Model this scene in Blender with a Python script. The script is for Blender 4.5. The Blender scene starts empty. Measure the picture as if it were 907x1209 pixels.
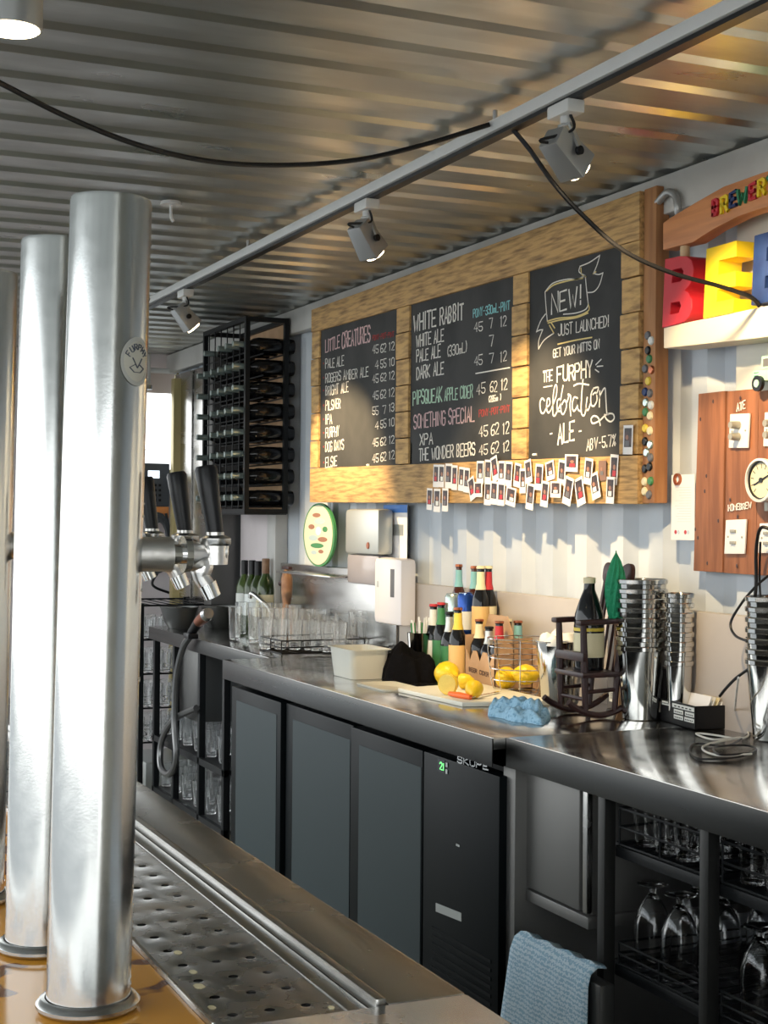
import bpy, bmesh, math, random
from math import sin, cos, pi, radians, sqrt, atan2
from mathutils import Vector, Matrix
random.seed(7)
S = bpy.context.scene
C = S.collection

# ---------------------------------------------------------------- camera
# X = across the container (towards the long wall on the right), Y = along it, away; Z up
FPX = 1750.0; CX, CY = 453.5, 604.5
YAW, PITCH, ROLL = radians(23.9), 9.5/1750, 0.008
EYE = Vector((0, 0, 1.45))
d_ = Vector((sin(YAW)*cos(PITCH), cos(YAW)*cos(PITCH), sin(PITCH)))
r_ = Vector((cos(YAW), -sin(YAW), 0)); u_ = r_.cross(d_)
R_ = r_*cos(ROLL) + u_*sin(ROLL); U_ = u_*cos(ROLL) - r_*sin(ROLL)
cam = bpy.data.cameras.new('camera'); camo = bpy.data.objects.new('camera', cam); C.objects.link(camo)
cam.sensor_fit = 'HORIZONTAL'; cam.sensor_width = 36.0; cam.lens = 36.0*FPX/907.0
cam.clip_start = 0.05; cam.clip_end = 200
M_ = Matrix((R_, U_, -d_)).transposed().to_4x4(); M_.translation = EYE
camo.matrix_world = M_
S.camera = camo

def ray(x, y): return d_ + R_*((x-CX)/FPX) - U_*((y-CY)/FPX)
def PZ(x, y, z):                       # the point on the level plane at height z
    r = ray(x, y); return EYE + r*((z-EYE.z)/r.z)
def PX(x, y, w):                       # the point on a plane parallel to the long wall
    r = ray(x, y); return EYE + r*(w/r.x)
def PY(x, y, v):                       # the point on a cross plane
    r = ray(x, y); return EYE + r*(v/r.y)
def PF(x, y, f): return EYE + ray(x, y)*f
def MPP(p): return (p-EYE).dot(d_)/FPX  # metres per photo pixel at p

# ---------------------------------------------------------------- world, sun, exposure
S.view_settings.view_transform = 'Standard'; S.view_settings.look = 'None'
S.view_settings.gamma = 1.0; S.view_settings.use_curve_mapping = False
S.view_settings.exposure = 0.52
wd = bpy.data.worlds.new('world'); S.world = wd; wd.use_nodes = True
nt = wd.node_tree; bg = nt.nodes['Background']
tc = nt.nodes.new('ShaderNodeTexCoord'); sp = nt.nodes.new('ShaderNodeSeparateXYZ'); rp = nt.nodes.new('ShaderNodeValToRGB')
nt.links.new(tc.outputs['Generated'], sp.inputs[0]); nt.links.new(sp.outputs['Z'], rp.inputs['Fac'])
rp.color_ramp.elements[0].position = 0.0; rp.color_ramp.elements[0].color = (0.92, 0.94, 0.93, 1)
rp.color_ramp.elements[1].position = 0.7; rp.color_ramp.elements[1].color = (0.78, 0.90, 1.0, 1)
nt.links.new(rp.outputs['Color'], bg.inputs['Color']); bg.inputs['Strength'].default_value = 2.4

def spot(name, loc, target, power, angle, color=(1, .78, .48), blend=.5, size=.02):
    l = bpy.data.lights.new(name, 'SPOT'); l.energy = power; l.spot_size = radians(angle); l.spot_blend = blend
    l.color = color; l.shadow_soft_size = size
    o = bpy.data.objects.new(name, l); C.objects.link(o); o.location = loc
    o.rotation_euler = (Vector(target)-Vector(loc)).to_track_quat('-Z', 'Y').to_euler(); return o
WARM = (1.0, .73, .40)
TZ, TX = 2.375, 1.68                   # height and line of the lighting track
# lamps of the track: (photo x, photo y of the lamp body, aim point, power)
LAMPS = [((668, 162), (2.42, 3.05, 1.75), 60, 62), ((433, 270), (2.42, 4.25, 1.40), 68, 72), ((219, 366), (2.42, 5.85, 1.45), 85, 70)]
NEARLAMPS = [((1.68, 1.55, 2.27), (2.42, 1.9, 1.80), 45, 60), ((1.68, .5, 2.27), (2.42, .9, 1.5), 50, 62)]

# ---------------------------------------------------------------- materials
MATS = {}
def mat(name, col, rough=.5, metal=0, trans=0, ior=1.45, bump=0, bscale=60, col2=None, cscale=8, stretch=(1, 1, 1), emit=0, detail=4, lo=.4, hi=.6, coat=0, rvar=0, alpha=1, spec=.5):
    m = bpy.data.materials.new(name); m.use_nodes = True; n = m.node_tree; b = n.nodes['Principled BSDF']
    b.inputs['Base Color'].default_value = (*col, 1); b.inputs['Roughness'].default_value = rough
    b.inputs['Metallic'].default_value = metal; b.inputs['Transmission Weight'].default_value = trans
    b.inputs['IOR'].default_value = ior; b.inputs['Specular IOR Level'].default_value = spec; b.inputs['Coat Weight'].default_value = coat; b.inputs['Alpha'].default_value = alpha
    if emit: b.inputs['Emission Color'].default_value = (*col, 1); b.inputs['Emission Strength'].default_value = emit
    if col2 or bump or rvar:
        t = n.nodes.new('ShaderNodeTexCoord'); mp = n.nodes.new('ShaderNodeMapping'); mp.inputs['Scale'].default_value = stretch
        n.links.new(t.outputs['Object'], mp.inputs['Vector'])
    if col2 or rvar:
        z = n.nodes.new('ShaderNodeTexNoise'); z.inputs['Scale'].default_value = cscale; z.inputs['Detail'].default_value = detail
        n.links.new(mp.outputs[0], z.inputs['Vector'])
    if col2:
        c = n.nodes.new('ShaderNodeValToRGB'); c.color_ramp.elements[0].position = lo; c.color_ramp.elements[1].position = hi
        c.color_ramp.elements[0].color = (*col, 1); c.color_ramp.elements[1].color = (*col2, 1)
        n.links.new(z.outputs['Fac'], c.inputs['Fac']); n.links.new(c.outputs['Color'], b.inputs['Base Color'])
    if rvar:
        q = n.nodes.new('ShaderNodeMapRange'); q.inputs['To Min'].default_value = max(0.02, rough-rvar); q.inputs['To Max'].default_value = rough+rvar
        q.inputs['From Min'].default_value = .3; q.inputs['From Max'].default_value = .7
        n.links.new(z.outputs['Fac'], q.inputs['Value']); n.links.new(q.outputs[0], b.inputs['Roughness'])
    if bump:
        z2 = n.nodes.new('ShaderNodeTexNoise'); z2.inputs['Scale'].default_value = bscale; z2.inputs['Detail'].default_value = 3
        n.links.new(mp.outputs[0], z2.inputs['Vector'])
        bb = n.nodes.new('ShaderNodeBump'); bb.inputs['Strength'].default_value = bump; bb.inputs['Distance'].default_value = .01
        n.links.new(z2.outputs['Fac'], bb.inputs['Height']); n.links.new(bb.outputs[0], b.inputs['Normal'])
    MATS[name] = m; return m
mat('steel', (.46, .45, .43), .24, 1, rvar=.07, cscale=14, stretch=(1, .15, 1), bump=.02, bscale=25)
mat('steel_bench', (.50, .49, .47), .17, 1, rvar=.07, cscale=9, bump=.012, bscale=12)
mat('steel_fascia', (.075, .075, .073), .32, 1, rvar=.06, cscale=9, stretch=(1, .1, 3))
mat('steel_bar', (.50, .49, .47), .25, 1, rvar=.045, cscale=11, bump=.02, bscale=18)
mat('steel_cupboard', (.22, .215, .205), .5, .7)
mat('steel_dull', (.15, .15, .145), .42, .9, rvar=.06, cscale=10, bump=.02, bscale=10)
mat('steel_tower', (.62, .62, .60), .20, 1, rvar=.03, cscale=70, bump=.012, bscale=420)
mat('steel_tray', (.38, .375, .36), .27, 1, rvar=.12, cscale=16, detail=6)
mat('chrome', (.72, .71, .69), .12, 1, bump=.02, bscale=40)
mat('chrome_worn', (.88, .85, .82), .30, 1, bump=.06, bscale=90)
mat('tin', (.62, .61, .58), .10, 1, bump=.015, bscale=15)
mat('rack_dark', (.045, .045, .043), .4, .7)
mat('galv', (.62, .635, .61), .33, .95, col2=(.50, .51, .49), cscale=3.2, rvar=.06, bump=.03, bscale=5, stretch=(1, 2, 1))
mat('track_white', (.62, .62, .60), .4)
mat('lamp_grey', (.40, .40, .39), .35, .6)
mat('black', (.006, .006, .007), .38, spec=.4)
mat('black_gloss', (.008, .008, .009), .12, coat=.4)
mat('black_frame', (.008, .009, .010), .45, spec=.25)
mat('fridge_black', (.003, .005, .006), .4, spec=.12)
mat('fridge_glass', (.028, .042, .045), .42, spec=.3, bump=.01, bscale=4)
mat('black_cloth', (.004, .004, .005), .95, spec=.1, bump=.5, bscale=60)
mat('wall_paint', (.58, .62, .66), .5, col2=(.50, .55, .60), cscale=2.5, bump=.02, bscale=15)
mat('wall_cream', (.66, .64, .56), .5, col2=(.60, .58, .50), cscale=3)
mat('beam_paint', (.56, .55, .52), .5, col2=(.47, .46, .43), cscale=4, bump=.03, bscale=20)
mat('splash', (.47, .43, .39), .38, col2=(.42, .38, .35), cscale=3)
mat('splash_pink', (.66, .60, .60), .5, col2=(.60, .54, .54), cscale=3)
mat('floor', (.20, .185, .13), .6, col2=(.13, .12, .09), cscale=5, bump=.05, bscale=40)
mat('ground', (.24, .235, .225), .8, col2=(.19, .185, .18), cscale=3)
mat('pallet', (.60, .37, .145), .62, col2=(.22, .125, .05), cscale=7, stretch=(13, 1.3, 13), detail=10, lo=.42, hi=.72, bump=.25, bscale=50)
mat('pallet_v', (.62, .39, .15), .62, col2=(.20, .11, .045), cscale=7, stretch=(8, 1.5, 8), detail=8, lo=.42, hi=.75, bump=.25, bscale=50)
mat('cedar', (.33, .13, .06), .6, col2=(.22, .085, .04), cscale=7, stretch=(5, 5, .5), detail=6, bump=.1, bscale=50)
mat('orange_wood', (.66, .27, .10), .5, col2=(.50, .19, .065), cscale=6, stretch=(4, .5, 6), detail=6, bump=.05, bscale=50)
mat('capboard_wood', (.42, .20, .08), .6, col2=(.30, .13, .05), cscale=6, stretch=(5, 5, .5), bump=.05)
mat('cream_wood', (.66, .61, .50), .55, col2=(.64, .60, .50), cscale=6, stretch=(3, .5, 6), bump=.05, bscale=40)
mat('dowel', (.62, .45, .26), .5)
mat('dark_wood', (.045, .016, .014), .38, col2=(.028, .010, .010), cscale=20, stretch=(1, 1, .3))
mat('tan_wood', (.30, .17, .09), .45, col2=(.2, .1, .05), cscale=20)
mat('chalkboard', (.030, .031, .031), .75, col2=(.050, .050, .049), cscale=4, detail=6)
mat('chalk', (.82, .80, .74), .9); mat('chalk_pink', (.66, .46, .46), .9); mat('chalk_green', (.48, .68, .52), .9)
mat('chalk_red', (.36, .05, .05), .9); mat('chalk_blue', (.28, .62, .64), .9); mat('chalk_yellow', (.78, .62, .26), .9)
mat('red', (.55, .02, .035), .45, bump=.03); mat('yellow', (.85, .60, .015), .45, bump=.03); mat('blue', (.008, .022, .10), .5, bump=.03, col2=(.014, .04, .15), cscale=15)
mat('green', (.02, .20, .09), .5)
mat('white', (.80, .79, .76), .45); mat('paper', (.82, .81, .80), .7); mat('white_plastic', (.74, .73, .76), .28)
mat('smoke_plastic', (.46, .44, .48), .15, trans=.35)
mat('cutting_board', (.72, .71, .62), .4)
mat('tub_plastic', (.78, .78, .70), .35, trans=.35)
mat('lemon', (.85, .56, .012), .38, bump=.25, bscale=130, coat=.2); mat('lemon_flesh', (.86, .66, .16), .3, bump=.2, bscale=90)
mat('orange_plastic', (.85, .16, .03), .4)
mat('bluecloth', (.36, .60, .78), .85, col2=(.20, .40, .58), cscale=120, bump=.5, bscale=110, lo=.5, hi=.62)
def add_wave(name, base, c2, scale):
    m = mat(name, base, .85); n = m.node_tree; b = n.nodes['Principled BSDF']
    t = n.nodes.new('ShaderNodeTexCoord'); w = n.nodes.new('ShaderNodeTexWave'); w.inputs['Scale'].default_value = scale
    w.bands_direction = 'Z'; w.inputs['Distortion'].default_value = 3.5; w.inputs['Detail Scale'].default_value = 6; w.inputs['Detail'].default_value = 0
    c = n.nodes.new('ShaderNodeValToRGB'); c.color_ramp.elements[0].color = (*base, 1); c.color_ramp.elements[1].color = (*c2, 1)
    c.color_ramp.elements[0].position = .45; c.color_ramp.elements[1].position = .6
    n.links.new(t.outputs['Object'], w.inputs[0]); n.links.new(w.outputs['Fac'], c.inputs[0]); n.links.new(c.outputs[0], b.inputs['Base Color'])
add_wave('chux', (.66, .80, .90), (.34, .55, .70), 28)
mat('glass', (1, 1, 1), .02, trans=1, ior=1.45)
mat('glass_wet', (.97, .98, .98), .03, trans=.95, ior=1.45)
mat('glass_frost', (.93, .95, .95), .12, trans=.9, ior=1.45)
mat('bottle_green', (.10, .17, .03), .06, trans=.75, ior=1.5); mat('bottle_black', (.006, .006, .007), .08)
mat('bottle_brown', (.10, .022, .006), .06, trans=.5, ior=1.5)
mat('card', (.52, .33, .19), .75, col2=(.46, .29, .16), cscale=15); mat('card_print', (.12, .07, .05), .8)
mat('lab_cream', (.78, .70, .45), .5); mat('lab_yellow', (.80, .60, .08), .5); mat('lab_green', (.05, .22, .08), .5)
mat('lab_white', (.72, .74, .70), .5); mat('lab_teal', (.22, .48, .50), .5); mat('lab_red', (.50, .03, .04), .5); mat('lab_silver', (.5, .52, .5), .35, .6)
mat('can_blue', (.02, .07, .32), .25, .5); mat('can_silver', (.45, .55, .52), .25, .7); mat('lab_orange', (.80, .52, .20), .5)
mat('photo_dark', (.018, .013, .014), .45, col2=(.08, .035, .03), cscale=45); mat('skin', (.34, .17, .115), .6); mat('photo_brown', (.22, .12, .08), .5)
mat('napkin', (.75, .76, .74), .8); mat('green_paper', (.01, .26, .12), .6, bump=.6, bscale=120)
mat('amber_reflection', (.60, .27, .035), .12, col2=(.16, .055, .02), cscale=13, detail=2, lo=.545, hi=.575)  # steel tower deck: yellow reflection with brown spots painted into the colour
mat('mint', (.38, .66, .52), .5); mat('grey_card', (.13, .13, .14), .5); mat('copper', (.42, .14, .07), .3, .9)
mat('orange_gloss', (.75, .28, .08), .4); mat('screen', (.75, .82, .88), .3, emit=1.2); mat('led_green', (.15, .9, .2), .3, emit=1.3)
mat('lamp_glow', (1, .80, .50), .3, emit=14); mat('pink_print', (.60, .10, .22), .5); mat('hose', (.20, .20, .20), .3, .7)
mat('sticker', (.44, .42, .35), .45); mat('sticker_ring', (.36, .355, .32), .4); mat('sticker_ink', (.06, .07, .09), .6); mat('knob', (.33, .32, .27), .4, .3)
mat('grey_plastic', (.07, .075, .085), .4); mat('post_yellow', (.46, .38, .18), .4, .5); mat('blind', (.75, .62, .55), .7)
mat('plate_art', (.66, .62, .46), .4); mat('art_brown', (.30, .14, .08), .5); mat('art_blue', (.40, .52, .55), .5)
mat('poster_blue', (.04, .18, .55), .5); mat('outside_wall', (.8, .8, .78), .8)
mat('cord_white', (.70, .68, .62), .5)

# ---------------------------------------------------------------- mesh helpers
class MB:
    def __init__(s): s.v = []; s.f = []
    def box(s, x0, x1, y0, y1, z0, z1):
        i = len(s.v)
        s.v += [(x0, y0, z0), (x1, y0, z0), (x1, y1, z0), (x0, y1, z0), (x0, y0, z1), (x1, y0, z1), (x1, y1, z1), (x0, y1, z1)]
        s.f += [tuple(i+k for k in q) for q in ((3, 2, 1, 0), (4, 5, 6, 7), (0, 1, 5, 4), (1, 2, 6, 5), (2, 3, 7, 6), (3, 0, 4, 7))]
        return s
    def bar(s, a, b, w, h=None, up=(0, 0, 1)):
        a, b = Vector(a), Vector(b); h = h or w; t = (b-a).normalized(); up = Vector(up)
        if abs(t.dot(up)) > .98: up = Vector((0, 1, 0))
        n = t.cross(up).normalized(); m = n.cross(t); i = len(s.v)
        for p in (a, b):
            for q, k in ((-1, -1), (1, -1), (1, 1), (-1, 1)): s.v.append(tuple(p+n*q*w/2+m*k*h/2))
        s.f += [tuple(i+k for k in q) for q in ((3, 2, 1, 0), (4, 5, 6, 7), (0, 1, 5, 4), (1, 2, 6, 5), (2, 3, 7, 6), (3, 0, 4, 7))]
        return s
    def tube(s, pts, r, n=6, closed=False):
        pts = [Vector(p) for p in pts]; N = len(pts); i = len(s.v); rr = r if isinstance(r, (list, tuple)) else [r]*N
        prev = None
        for k in range(N):
            a = pts[k-1] if (k > 0 or closed) else pts[0]; b = pts[(k+1) % N] if (k < N-1 or closed) else pts[-1]
            t = (b-a).normalized()
            if prev is None: nn = t.orthogonal().normalized()
            else:
                nn = prev - t*prev.dot(t); nn = nn.normalized() if nn.length > 1e-6 else t.orthogonal().normalized()
            prev = nn; m = t.cross(nn)
            for j in range(n):
                an = 2*pi*j/n; s.v.append(tuple(pts[k] + (nn*cos(an)+m*sin(an))*rr[k]))
        for k in range(N if closed else N-1):
            for j in range(n):
                a = i+k*n; b = i+((k+1) % N)*n; s.f.append((a+j, a+(j+1) % n, b+(j+1) % n, b+j))
        if not closed: s.f.append(tuple(i+j for j in reversed(range(n)))); s.f.append(tuple(i+(N-1)*n+j for j in range(n)))
        return s
    def cyl(s, a, b, r0, r1=None, n=20): return s.tube([a, b], [r0, r0 if r1 is None else r1], n)
    def lathe(s, prof, n=24, c=(0, 0, 0), m=None, sx=1, sy=1):
        i = len(s.v); rings = []
        for (r, z) in prof:
            if r < 1e-6:
                rings.append([len(s.v)]); s.v.append((0, 0, z))
            else:
                rings.append(list(range(len(s.v), len(s.v)+n)))
                for j in range(n): s.v.append((r*cos(2*pi*j/n)*sx, r*sin(2*pi*j/n)*sy, z))
        for a, b in zip(rings, rings[1:]):
            if len(a) == 1 and len(b) == 1: continue
            if len(a) == 1: s.f += [(a[0], b[(j+1) % n], b[j]) for j in range(n)]
            elif len(b) == 1: s.f += [(a[j], a[(j+1) % n], b[0]) for j in range(n)]
            else: s.f += [(a[j], a[(j+1) % n], b[(j+1) % n], b[j]) for j in range(n)]
        for k in range(i, len(s.v)):
            p = Vector(s.v[k])
            if m is not None: p = m @ p
            s.v[k] = tuple(p+Vector(c))
        return s
    def prism(s, poly, o, ax, ay, az, depth):        # polygon in the (ax, ay) plane at o, thickened along az
        o, ax, ay, az = Vector(o), Vector(ax), Vector(ay), Vector(az); i = len(s.v); n = len(poly)
        for dd in (0, depth):
            for (x, y) in poly: s.v.append(tuple(o+ax*x+ay*y+az*dd))
        s.f.append(tuple(i+k for k in reversed(range(n)))); s.f.append(tuple(i+n+k for k in range(n)))
        s.f += [(i+k, i+(k+1) % n, i+n+(k+1) % n, i+n+k) for k in range(n)]
        return s
    def ribbon(s, pts, w, o, ax, ay, az, depth):
        n = len(pts)
        if n < 2: return s
        V = [Vector(p) for p in pts]; L = []; Rr = []
        for k in range(n):
            a = V[max(k-1, 0)]; b = V[min(k+1, n-1)]; t = (b-a)
            t = t.normalized() if t.length > 1e-9 else Vector((1, 0)); nn = Vector((-t.y, t.x))
            p = V[k] - t*w*.4 if k == 0 else (V[k] + t*w*.4 if k == n-1 else V[k])
            L.append(p+nn*w/2); Rr.append(p-nn*w/2)
        o, ax, ay, az = Vector(o), Vector(ax), Vector(ay), Vector(az); i = len(s.v)
        for k in range(n):
            for q in (L[k], Rr[k]):
                for dd in (0, depth): s.v.append(tuple(o+ax*q.x+ay*q.y+az*dd))
        for k in range(n-1):
            a = i+4*k; b = a+4
            s.f += [(a+1, b+1, b+3, a+3), (a, a+2, b+2, b), (a, b, b+1, a+1), (a+2, a+3, b+3, b+2)]
        return s
    def build(s, name, m, parent=None, bevel=0, smooth=True, loc=None):
        me = bpy.data.meshes.new(name); me.from_pydata(s.v, [], s.f); me.update()
        bm = bmesh.new(); bm.from_mesh(me)
        bmesh.ops.recalc_face_normals(bm, faces=bm.faces)
        if bevel:
            es = [e for e in bm.edges if len(e.link_faces) == 2 and e.calc_face_angle(0) > .6]
            bmesh.ops.bevel(bm, geom=es, offset=bevel, segments=2, affect='EDGES', profile=.6)
        bm.to_mesh(me); bm.free()
        if smooth:
            me.polygons.foreach_set('use_smooth', [True]*len(me.polygons)); me.set_sharp_from_angle(angle=radians(38))
        me.materials.append(MATS[m]); o = bpy.data.objects.new(name, me); C.objects.link(o)
        if parent: o.parent = parent
        if loc is not None: o.location = loc
        return o
def tag(o, label=None, cat=None, group=None, kind=None):
    if label: o['label'] = label
    if cat: o['category'] = cat
    if group: o['group'] = group
    if kind: o['kind'] = kind
    return o
def thing(name, label, cat, loc=(0, 0, 0), group=None, rz=0):
    o = bpy.data.objects.new(name, None); o.empty_display_size = .05; C.objects.link(o); o.location = loc
    o.rotation_euler = (0, 0, rz); return tag(o, label, cat, group)
def struct(name, mb, m, parent=None, **k): 
    o = mb.build(name, m, parent, **k); o['kind'] = 'structure'; return o
def dup(root, loc, label=None, rot=None, group=None, scale=None):
    def cp(o, par):
        c = o.copy(); C.objects.link(c); c.parent = par
        for ch in list(o.children): cp(ch, c)
        return c
    r = cp(root, None); r.location = loc
    if label: r['label'] = label
    if group: r['group'] = group
    if rot is not None: r.rotation_euler = rot
    if scale is not None: r.scale = scale
    return r
def smooth_pts(pts, k=6, closed=False):
    P = [Vector(p) for p in pts]; n = len(P); out = []
    rng = range(n if closed else n-1)
    for i in rng:
        p0 = P[i-1] if (i > 0 or closed) else P[0]; p1 = P[i]; p2 = P[(i+1) % n]; p3 = P[(i+2) % n] if (i+2 < n or closed) else P[-1]
        for j in range(k):
            t = j/k; out.append(.5*((2*p1)+(p2-p0)*t+(2*p0-5*p1+4*p2-p3)*t*t+(3*p1-p0-3*p2+p3)*t**3))
    if not closed: out.append(P[-1])
    return out
def cloth(name, m, parent, sx, sy, h, seed, n=34, edge=.004, loc=None, fold=.085, fr=1.0):   # crumpled heap
    rnd = random.Random(seed); ph = [(rnd.uniform(6, 26), rnd.uniform(0, 6.3), rnd.uniform(0, 6.3)) for _ in range(7)]
    mb = MB(); 
    for side in (0, 1):
        for i in range(n+1):
            for j in range(n+1):
                x = -1+2*i/n; y = -1+2*j/n; a = atan2(y, x)
                r = max(abs(x), abs(y)); wob = 1+.12*sin(3*a+seed)+.07*sin(7*a+2*seed)
                e = sqrt(x*x*(1-y*y/2)+0*x), 0
                px = x*sqrt(1-y*y/2)*sx*wob; py = y*sqrt(1-x*x/2)*sy*wob
                f = max(0, 1-r**3); z = 0
                for (w, p, q) in ph: z += sin((x*w*cos(q)*.5+y*w*sin(q)*.5)*fr+p)
                z = h*(f**.45)*(.72+fold*z) if side else 0
                mb.v.append((px, py, max(z, 0)+(edge*.5 if side else 0)))
    N = (n+1)*(n+1)
    for i in range(n):
        for j in range(n):
            a = i*(n+1)+j; b = a+n+1
            mb.f.append((N+a, N+b, N+b+1, N+a+1)); mb.f.append((a, a+1, b+1, b))
    bd = [i*(n+1) for i in range(n+1)] + [n*(n+1)+j for j in range(1, n+1)] + [i*(n+1)+n for i in range(n-1, -1, -1)] + [j for j in range(n-1, 0, -1)]
    for k in range(len(bd)):
        a, b = bd[k], bd[(k+1) % len(bd)]; mb.f.append((a, b, N+b, N+a))
    return mb.build(name, m, parent, loc=loc)

# stroke font (grid 4 wide, 6 high)
G = {'A': '00 26 40|12 32', 'B': '00 06 26 35 34 23 03|23 32 31 20 00', 'C': '45 36 16 05 01 10 30 41', 'D': '00 06 26 44 42 20 00',
     'E': '40 00 06 46|03 33', 'F': '00 06 46|03 33', 'G': '45 36 16 05 01 10 30 41 43 23', 'H': '00 06|40 46|03 43', 'I': '20 26',
     'J': '46 41 30 10 01', 'K': '00 06|46 03 40', 'L': '06 00 40', 'M': '00 06 23 46 40', 'N': '00 06 40 46', 'O': '10 01 05 16 36 45 41 30 10',
     'P': '00 06 36 45 44 33 03', 'Q': '10 01 05 16 36 45 41 30 10|22 40', 'R': '00 06 36 45 44 33 03|23 40', 'S': '45 36 16 05 04 13 33 42 41 30 10 01',
     'T': '20 26|06 46', 'U': '06 01 10 30 41 46', 'V': '06 20 46', 'W': '06 10 24 30 46', 'X': '00 46|06 40', 'Y': '06 23 46|23 20', 'Z': '06 46 00 40',
     '0': '10 01 05 16 36 45 41 30 10', '1': '15 26 20', '2': '05 16 36 45 44 00 40', '3': '05 16 36 45 44 33 13|33 42 41 30 10 01',
     '4': '30 36 02 42', '5': '46 06 03 33 42 41 30 10 01', '6': '46 26 04 01 10 30 41 42 33 13 02', '7': '06 46 20', '8': '13 04 05 16 36 45 44 33 13 02 01 10 30 41 42 33',
     '9': '43 13 04 05 16 36 45 41 30 10', '-': '13 33', '.': '20 21', '!': '20 21|22 26', '(': '36 24 22 30', ')': '16 24 22 10', "'": '26 24', '%': '00 46|05 16 25 14 05|32 41 30 21 32',
     'm': '00 03|02 13 23 20|22 33 43 40', 'L2': '', ' ': ''}
WIDE = {'I': .35, '1': .6, ' ': .7, '.': .35, '!': .4, "'": .3, '(': .6, ')': .6, 'M': 1.15, 'W': 1.2, '-': .8}
def glyphs(text, W, H, jit=0, rnd=random):
    ws = [WIDE.get(c, 1) for c in text]; gap = .32; tot = sum(ws)+gap*(len(text)-1); u = W/tot; x = 0; out = []
    for c, w in zip(text, ws):
        jx, jy, js = rnd.uniform(-jit, jit)*u, rnd.uniform(-jit, jit)*H*.6, 1+rnd.uniform(-jit, jit)
        for st in G.get(c, '').split('|'):
            if not st: continue
            P = []
            for q in st.split():
                gx, gy = int(q[0])/4, int(q[1])/6
                if w < .65: gx = .5+(gx-.5)*1.0
                P.append((x+(gx*u*w if w >= .65 else (gx-.5)*u+u*w/2)+jx, gy*H*js+jy))
            out.append(P)
        x += (w+gap)*u
    return out
def ptext(mb, text, p0, p1, hpx, plane, sw=.13, jit=.06, depth=.0006, rnd=random):
    """letters on a plane of constant X; p0, p1: ends of the base line in the photo, hpx: letter height there"""
    A, B = PX(*p0, plane), PX(*p1, plane); H = hpx*MPP((A+B)/2); ax = (B-A); W = ax.length; ax = ax/W; ay = Vector((0, 0, 1))
    u = W/max(1, len(text)); w = max(sw*H, .0035)
    for P in glyphs(text, W, H, jit, rnd): mb.ribbon(P, w, A, ax, ay, Vector((-1, 0, 0)), depth)
    return mb

# ---------------------------------------------------------------- the setting
WALLX, CEIL = 2.50, 2.44
FAR = 8.75; NEAR = -1.6
# ribbed ceiling: ridges run across, pitch .185
mb = MB(); prof = []; y = NEAR
while y < FAR:
    for dy, dz in ((0, 0), (.070, 0), (.094, .0095), (.158, .0095), (.182, 0)): prof.append((y+dy, CEIL+dz))
    y += .185
x0, x1 = -1.55, WALLX+.03
for (yy, zz) in prof: mb.v += [(x0, yy, zz), (x1, yy, zz)]
n_ = len(prof)
for k in range(n_-1): mb.f.append((2*k, 2*k+2, 2*k+3, 2*k+1))
i0 = len(mb.v); mb.v += [(x0, NEAR, CEIL+.08), (x1, NEAR, CEIL+.08), (x0, prof[-1][0], CEIL+.08), (x1, prof[-1][0], CEIL+.08)]; mb.f += [(i0, i0+1, i0+3, i0+2)]
ceiling = struct('ceiling', mb, 'galv', smooth=False)
# ribbed long wall
mb = MB(); prof = []; y = NEAR
while y < FAR:
    for dy, dx in ((0, 0), (.070, 0), (.104, .034), (.174, .034), (.208, 0)): prof.append((y+dy, WALLX-.02+dx))
    y += .208
for (yy, xx) in prof: mb.v += [(xx, yy, 0), (xx, yy, CEIL+.02)]
for k in range(len(prof)-1): mb.f.append((2*k, 2*k+1, 2*k+3, 2*k+2))
i0 = len(mb.v); mb.v += [(WALLX+.06, NEAR, 0), (WALLX+.06, NEAR, CEIL+.02), (WALLX+.06, prof[-1][0], 0), (WALLX+.06, prof[-1][0], CEIL+.02)]; mb.f += [(i0, i0+1, i0+3, i0+2)]
struct('wall_right', mb, 'wall_paint')
struct('trim_1', MB().box(WALLX-.075, WALLX-.03, NEAR, FAR, CEIL-.115, CEIL-.004), 'beam_paint', bevel=.004)
struct('trim_2', MB().box(WALLX-.06, WALLX-.022, NEAR, 5.35, .80, 1.205), 'splash', bevel=.003)
struct('trim_3', MB().box(WALLX-.064, WALLX-.022, 5.37, 6.72, .80, 1.24), 'steel', bevel=.002)
struct('trim_4', MB().box(WALLX-.055, WALLX-.022, 6.90, 7.36, .0, CEIL-.13), 'splash_pink', bevel=.002)
struct('trim_5', MB().box(WALLX-.085, WALLX-.022, 6.74, 6.86, .0, CEIL-.13), 'beam_paint', bevel=.003)
struct('trim_6', MB().box(2.30, WALLX-.03, 7.40, 7.52, .0, 2.30), 'steel_dull', bevel=.004)
struct('trim_7', MB().box(WALLX-.07, WALLX-.022, 7.60, 8.18, .0, 2.30).box(WALLX-.075, WALLX-.022, 8.20, 8.55, .0, 2.30), 'steel', bevel=.003)
struct('floor', MB().box(.66, WALLX+.05, NEAR, FAR, -.05, 0), 'floor')
struct('ground', MB().box(-30, .66, -15, 40, -.08, -.01).box(.66, 30, FAR, 40, -.08, -.01), 'ground')
# far wall: low wall, hatch opening with frame, bright outside
struct('wall_far', MB().box(.9, 1.9, FAR, FAR+.06, 0, CEIL).box(1.9, WALLX+.05, FAR, FAR+.06, 0, 1.74).box(1.9, WALLX+.05, FAR, FAR+.06, 2.33, CEIL+.02), 'splash_pink')
struct('window_1', MB().box(2.475, 2.51, FAR-.04, FAR+.05, 1.74, 2.33).box(1.88, 2.47, FAR-.05, FAR+.05, 1.70, 1.745), 'post_yellow', bevel=.003)
struct('wall_near', MB().box(.7, WALLX+.05, NEAR-.06, NEAR, 0, CEIL), 'wall_cream')

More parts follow.
